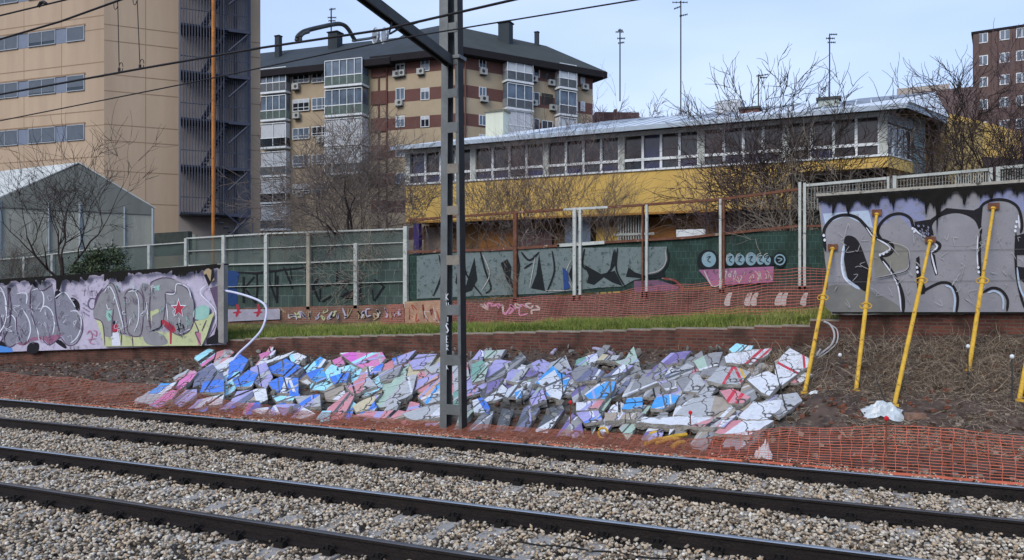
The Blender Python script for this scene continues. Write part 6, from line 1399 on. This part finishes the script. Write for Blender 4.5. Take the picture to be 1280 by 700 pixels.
tree(B(462, 24.6, 1.3), 7.4, 23, 'wide bare tree leaning over the white posted fence left of the mast', spread=.75, r0=.14, lean=(-.35, 0), trunk_frac=.38, levels=5, kids=5, twig='grey', tw=.009)
tree(B(425, 28, 1.3), 8.8, 61, 'dense grey bare tree in front of the striped block behind the white posted fence', spread=.6, r0=.10, stems=3, trunk_frac=.34, levels=5, kids=4, twig='grey', tw=.009)
tree(B(490, 24.3, 1.3), 4.0, 29, 'pale dry shrub against the fence just left of the mast', spread=.8, r0=.05, stems=4, trunk_frac=.38, levels=4, kids=4, twig='pale', bark='pale', name='bare_shrub', tw=.006)
tree(B(600, 27.5, 1.4), 6.4, 31, 'slender bare tree just right of the mast against the yellow band', spread=.5, r0=.07, stems=2, trunk_frac=.36, levels=5, kids=4, twig='grey', bark='grey', tw=.006)
tree(B(675, 28.5, 1.5), 7.0, 37, 'upright bare shrub of thin stems reaching the pale roof vent', spread=.38, r0=.06, stems=6, trunk_frac=.42, levels=4, kids=4, twig='purple', bark='grey', tw=.006, name='bare_shrub')
tree(B(655, 24.1, 1.5), 2.9, 73, 'low pale bare shrub against the silver graffiti fence', spread=.75, r0=.035, stems=3, trunk_frac=.4, levels=4, kids=4, twig='pale', bark='pale', tw=.005, name='bare_shrub')
tree(B(760, 28.5, 1.6), 6.4, 41, 'bare shrub in front of the yellow band near the white grille', spread=.5, r0=.06, stems=4, trunk_frac=.4, levels=4, kids=4, twig='grey', bark='grey', tw=.006, name='bare_shrub')
tree(B(965, 27.0, 1.9), 8.0, 44, 'tall bare tree with dense crown rising over the pale roof', spread=.55, r0=.14, stems=3, trunk_frac=.36, levels=5, kids=4, twig='dark', bark='dark', tw=.011)
tree(B(915, 26.0, 1.9), 6.6, 47, 'thin bare tree left of the tall one, its twigs over the fence', spread=.6, r0=.09, stems=2, trunk_frac=.36, levels=5, kids=4, twig='purple', bark='grey', tw=.007)
tree(B(1000, 26.2, 2.0), 4.6, 53, 'pale bare bush at the end of the green fence behind the tall tree', spread=.7, r0=.05, stems=5, trunk_frac=.4, levels=4, kids=4, twig='pale', bark='pale', tw=.006, name='bare_shrub')
tree(B(1190, 25.5, 2.4), 6.9, 59, 'large dark bare tree standing behind the tall grey wall', spread=.55, r0=.15, stems=2, trunk_frac=.36, levels=5, kids=4, lean=(.02, 0), twig='dark', tw=.009)
tree(B(1135, 25.5, 2.4), 4.3, 67, 'smaller bare tree left of the large dark one behind the grey wall', spread=.6, r0=.08, stems=3, trunk_frac=.38, levels=4, kids=4, twig='grey', tw=.008)
tree(B(1290, 27, 2.4), 6.4, 71, 'bare tree at the right edge in front of the brown tower', spread=.55, r0=.13, stems=2, trunk_frac=.36, levels=5, kids=4, twig='purple', tw=.009)
for px, H, sd, lb in ((825,15.0,81,'distant bare tree above the pale roof beside the tallest antenna'),(778,14.0,83,'distant bare tree above the brown brick building'),(905,13,87,'distant bare tree seen behind the grey roof gable')):
    tree((*W(px, 300, 88).xy, 9.0), H, sd, lb, spread=.5, r0=.22, stems=2, trunk_frac=.34, levels=5, kids=4, twig='purple', tw=.03, bark='purple')
# evergreen bush behind the lilac wall
def bush(base, rx, rz, n, seed, lab):
    rd = random.Random(seed); root = empty('evergreen_bush', base, lab, 'bush'); lf = MB(); b = Vector(base); ms = [mat('leaf_'+str(i), c, .7, .25, 4) for i, c in enumerate(['#3a4630','#4c5a3b','#2a3424','#66704f'])]
    cl = [Vector((rd.gauss(0,.5)*rx, rd.gauss(0,.5)*rx*.7, rd.uniform(.15,1)*rz)) for _ in range(26)]
    for i in range(n):
        c = rd.choice(cl); p = b+c+Vector((rd.gauss(0,.16), rd.gauss(0,.16), rd.gauss(0,.14))); d = Vector((rd.uniform(-1,1), rd.uniform(-1,1), rd.uniform(-.3,1))).normalized(); s = rd.uniform(.05,.12); e = d.cross(Vector((rd.random(),rd.random(),rd.random()))).normalized()*s*.3
        lf.poly([p-e, p+d*s-e*.3, p+d*s*1.2, p+e], ms[int(rd.random()*4)])
    lf.build('foliage', root); st = MB()
    for c in cl: st.tube([b, b+c*.5+Vector((0,0,.1)), b+c], [.03,.015,.006], barks['dark'], 4)
    st.build('stem', root)
bush(B(128, 21.6, 1.6), 1.0, 2.3, 9000, 3, 'dark green evergreen bush behind the lilac wall in front of the left fence')
bush(B(95, 21.9, 1.2), 1.6, 1.6, 6000, 5, 'olive green scrub low behind the lilac wall beside the bare tree')
bush(B(395, 24.6, 1.5), .55, 2.4, 3000, 7, 'narrow olive bush behind the pale panels left of the wide tree')
# ------------------------------------------------------------ light, sky, camera
w = bpy.data.worlds.new('World'); scene.world = w; w.use_nodes = True; nt = w.node_tree; N = nt.nodes; L = nt.links; bg = N['Background']
EL, AZ = R(36), R(-150)
sky = N.new('ShaderNodeTexSky'); sky.sky_type = 'NISHITA'; sky.sun_disc = False; sky.sun_elevation = EL; sky.air_density = 1.3; sky.dust_density = 2.5; sky.ozone_density = 1.2
sdir = Vector((-.12, -.9, 0)).normalized()   # towards the sun, from behind the viewer's left
sky.sun_rotation = math.atan2(sdir.x, sdir.y)
tc = N.new('ShaderNodeTexCoord'); nz = N.new('ShaderNodeTexNoise'); nz.inputs['Scale'].default_value = 1.6; nz.inputs['Detail'].default_value = 4
mp = N.new('ShaderNodeMapping'); mp.inputs['Scale'].default_value = (1, 1, 3.5); L.new(tc.outputs['Generated'], mp.inputs['Vector']); L.new(mp.outputs[0], nz.inputs['Vector'])
cl = N.new('ShaderNodeValToRGB'); e = cl.color_ramp.elements; e[0].position = .3; e[0].color = (*[c*6.3 for c in lin('#8eaadb')[:3]], 1); e[1].position = .72; e[1].color = (*[c*7.0 for c in lin('#b4c3e0')[:3]], 1)
L.new(nz.outputs['Fac'], cl.inputs['Fac'])
mx = N.new('ShaderNodeMix'); mx.data_type = 'RGBA'; mx.inputs[0].default_value = .82; L.new(sky.outputs[0], mx.inputs[6]); L.new(cl.outputs['Color'], mx.inputs[7]); L.new(mx.outputs[2], bg.inputs['Color']); bg.inputs['Strength'].default_value = .13
sl = bpy.data.lights.new('sun', 'SUN'); sl.energy = 1.05; sl.angle = R(28); sl.color = (1, .97, .93); so = bpy.data.objects.new('sun', sl); COL.objects.link(so)
sv = Vector((sdir.x*math.cos(EL), sdir.y*math.cos(EL), math.sin(EL))); so.rotation_euler = sv.to_track_quat('Z', 'Y').to_euler()
cam = bpy.data.cameras.new('camera'); cam.lens = 36*FPX/1280; cam.shift_y = (HY-350)/1280; cam.clip_end = 3000; cam.clip_start = .05
co = bpy.data.objects.new('camera', cam); COL.objects.link(co); co.location = (0, 0, CAMH); co.rotation_euler = (R(90), 0, math.atan2(.4077, .9131)); scene.camera = co
scene.view_settings.view_transform = 'Standard'; scene.view_settings.look = 'None'; scene.view_settings.exposure = EXPO; scene.view_settings.gamma = 1; scene.view_settings.use_curve_mapping = False
scene.render.engine = 'CYCLES'
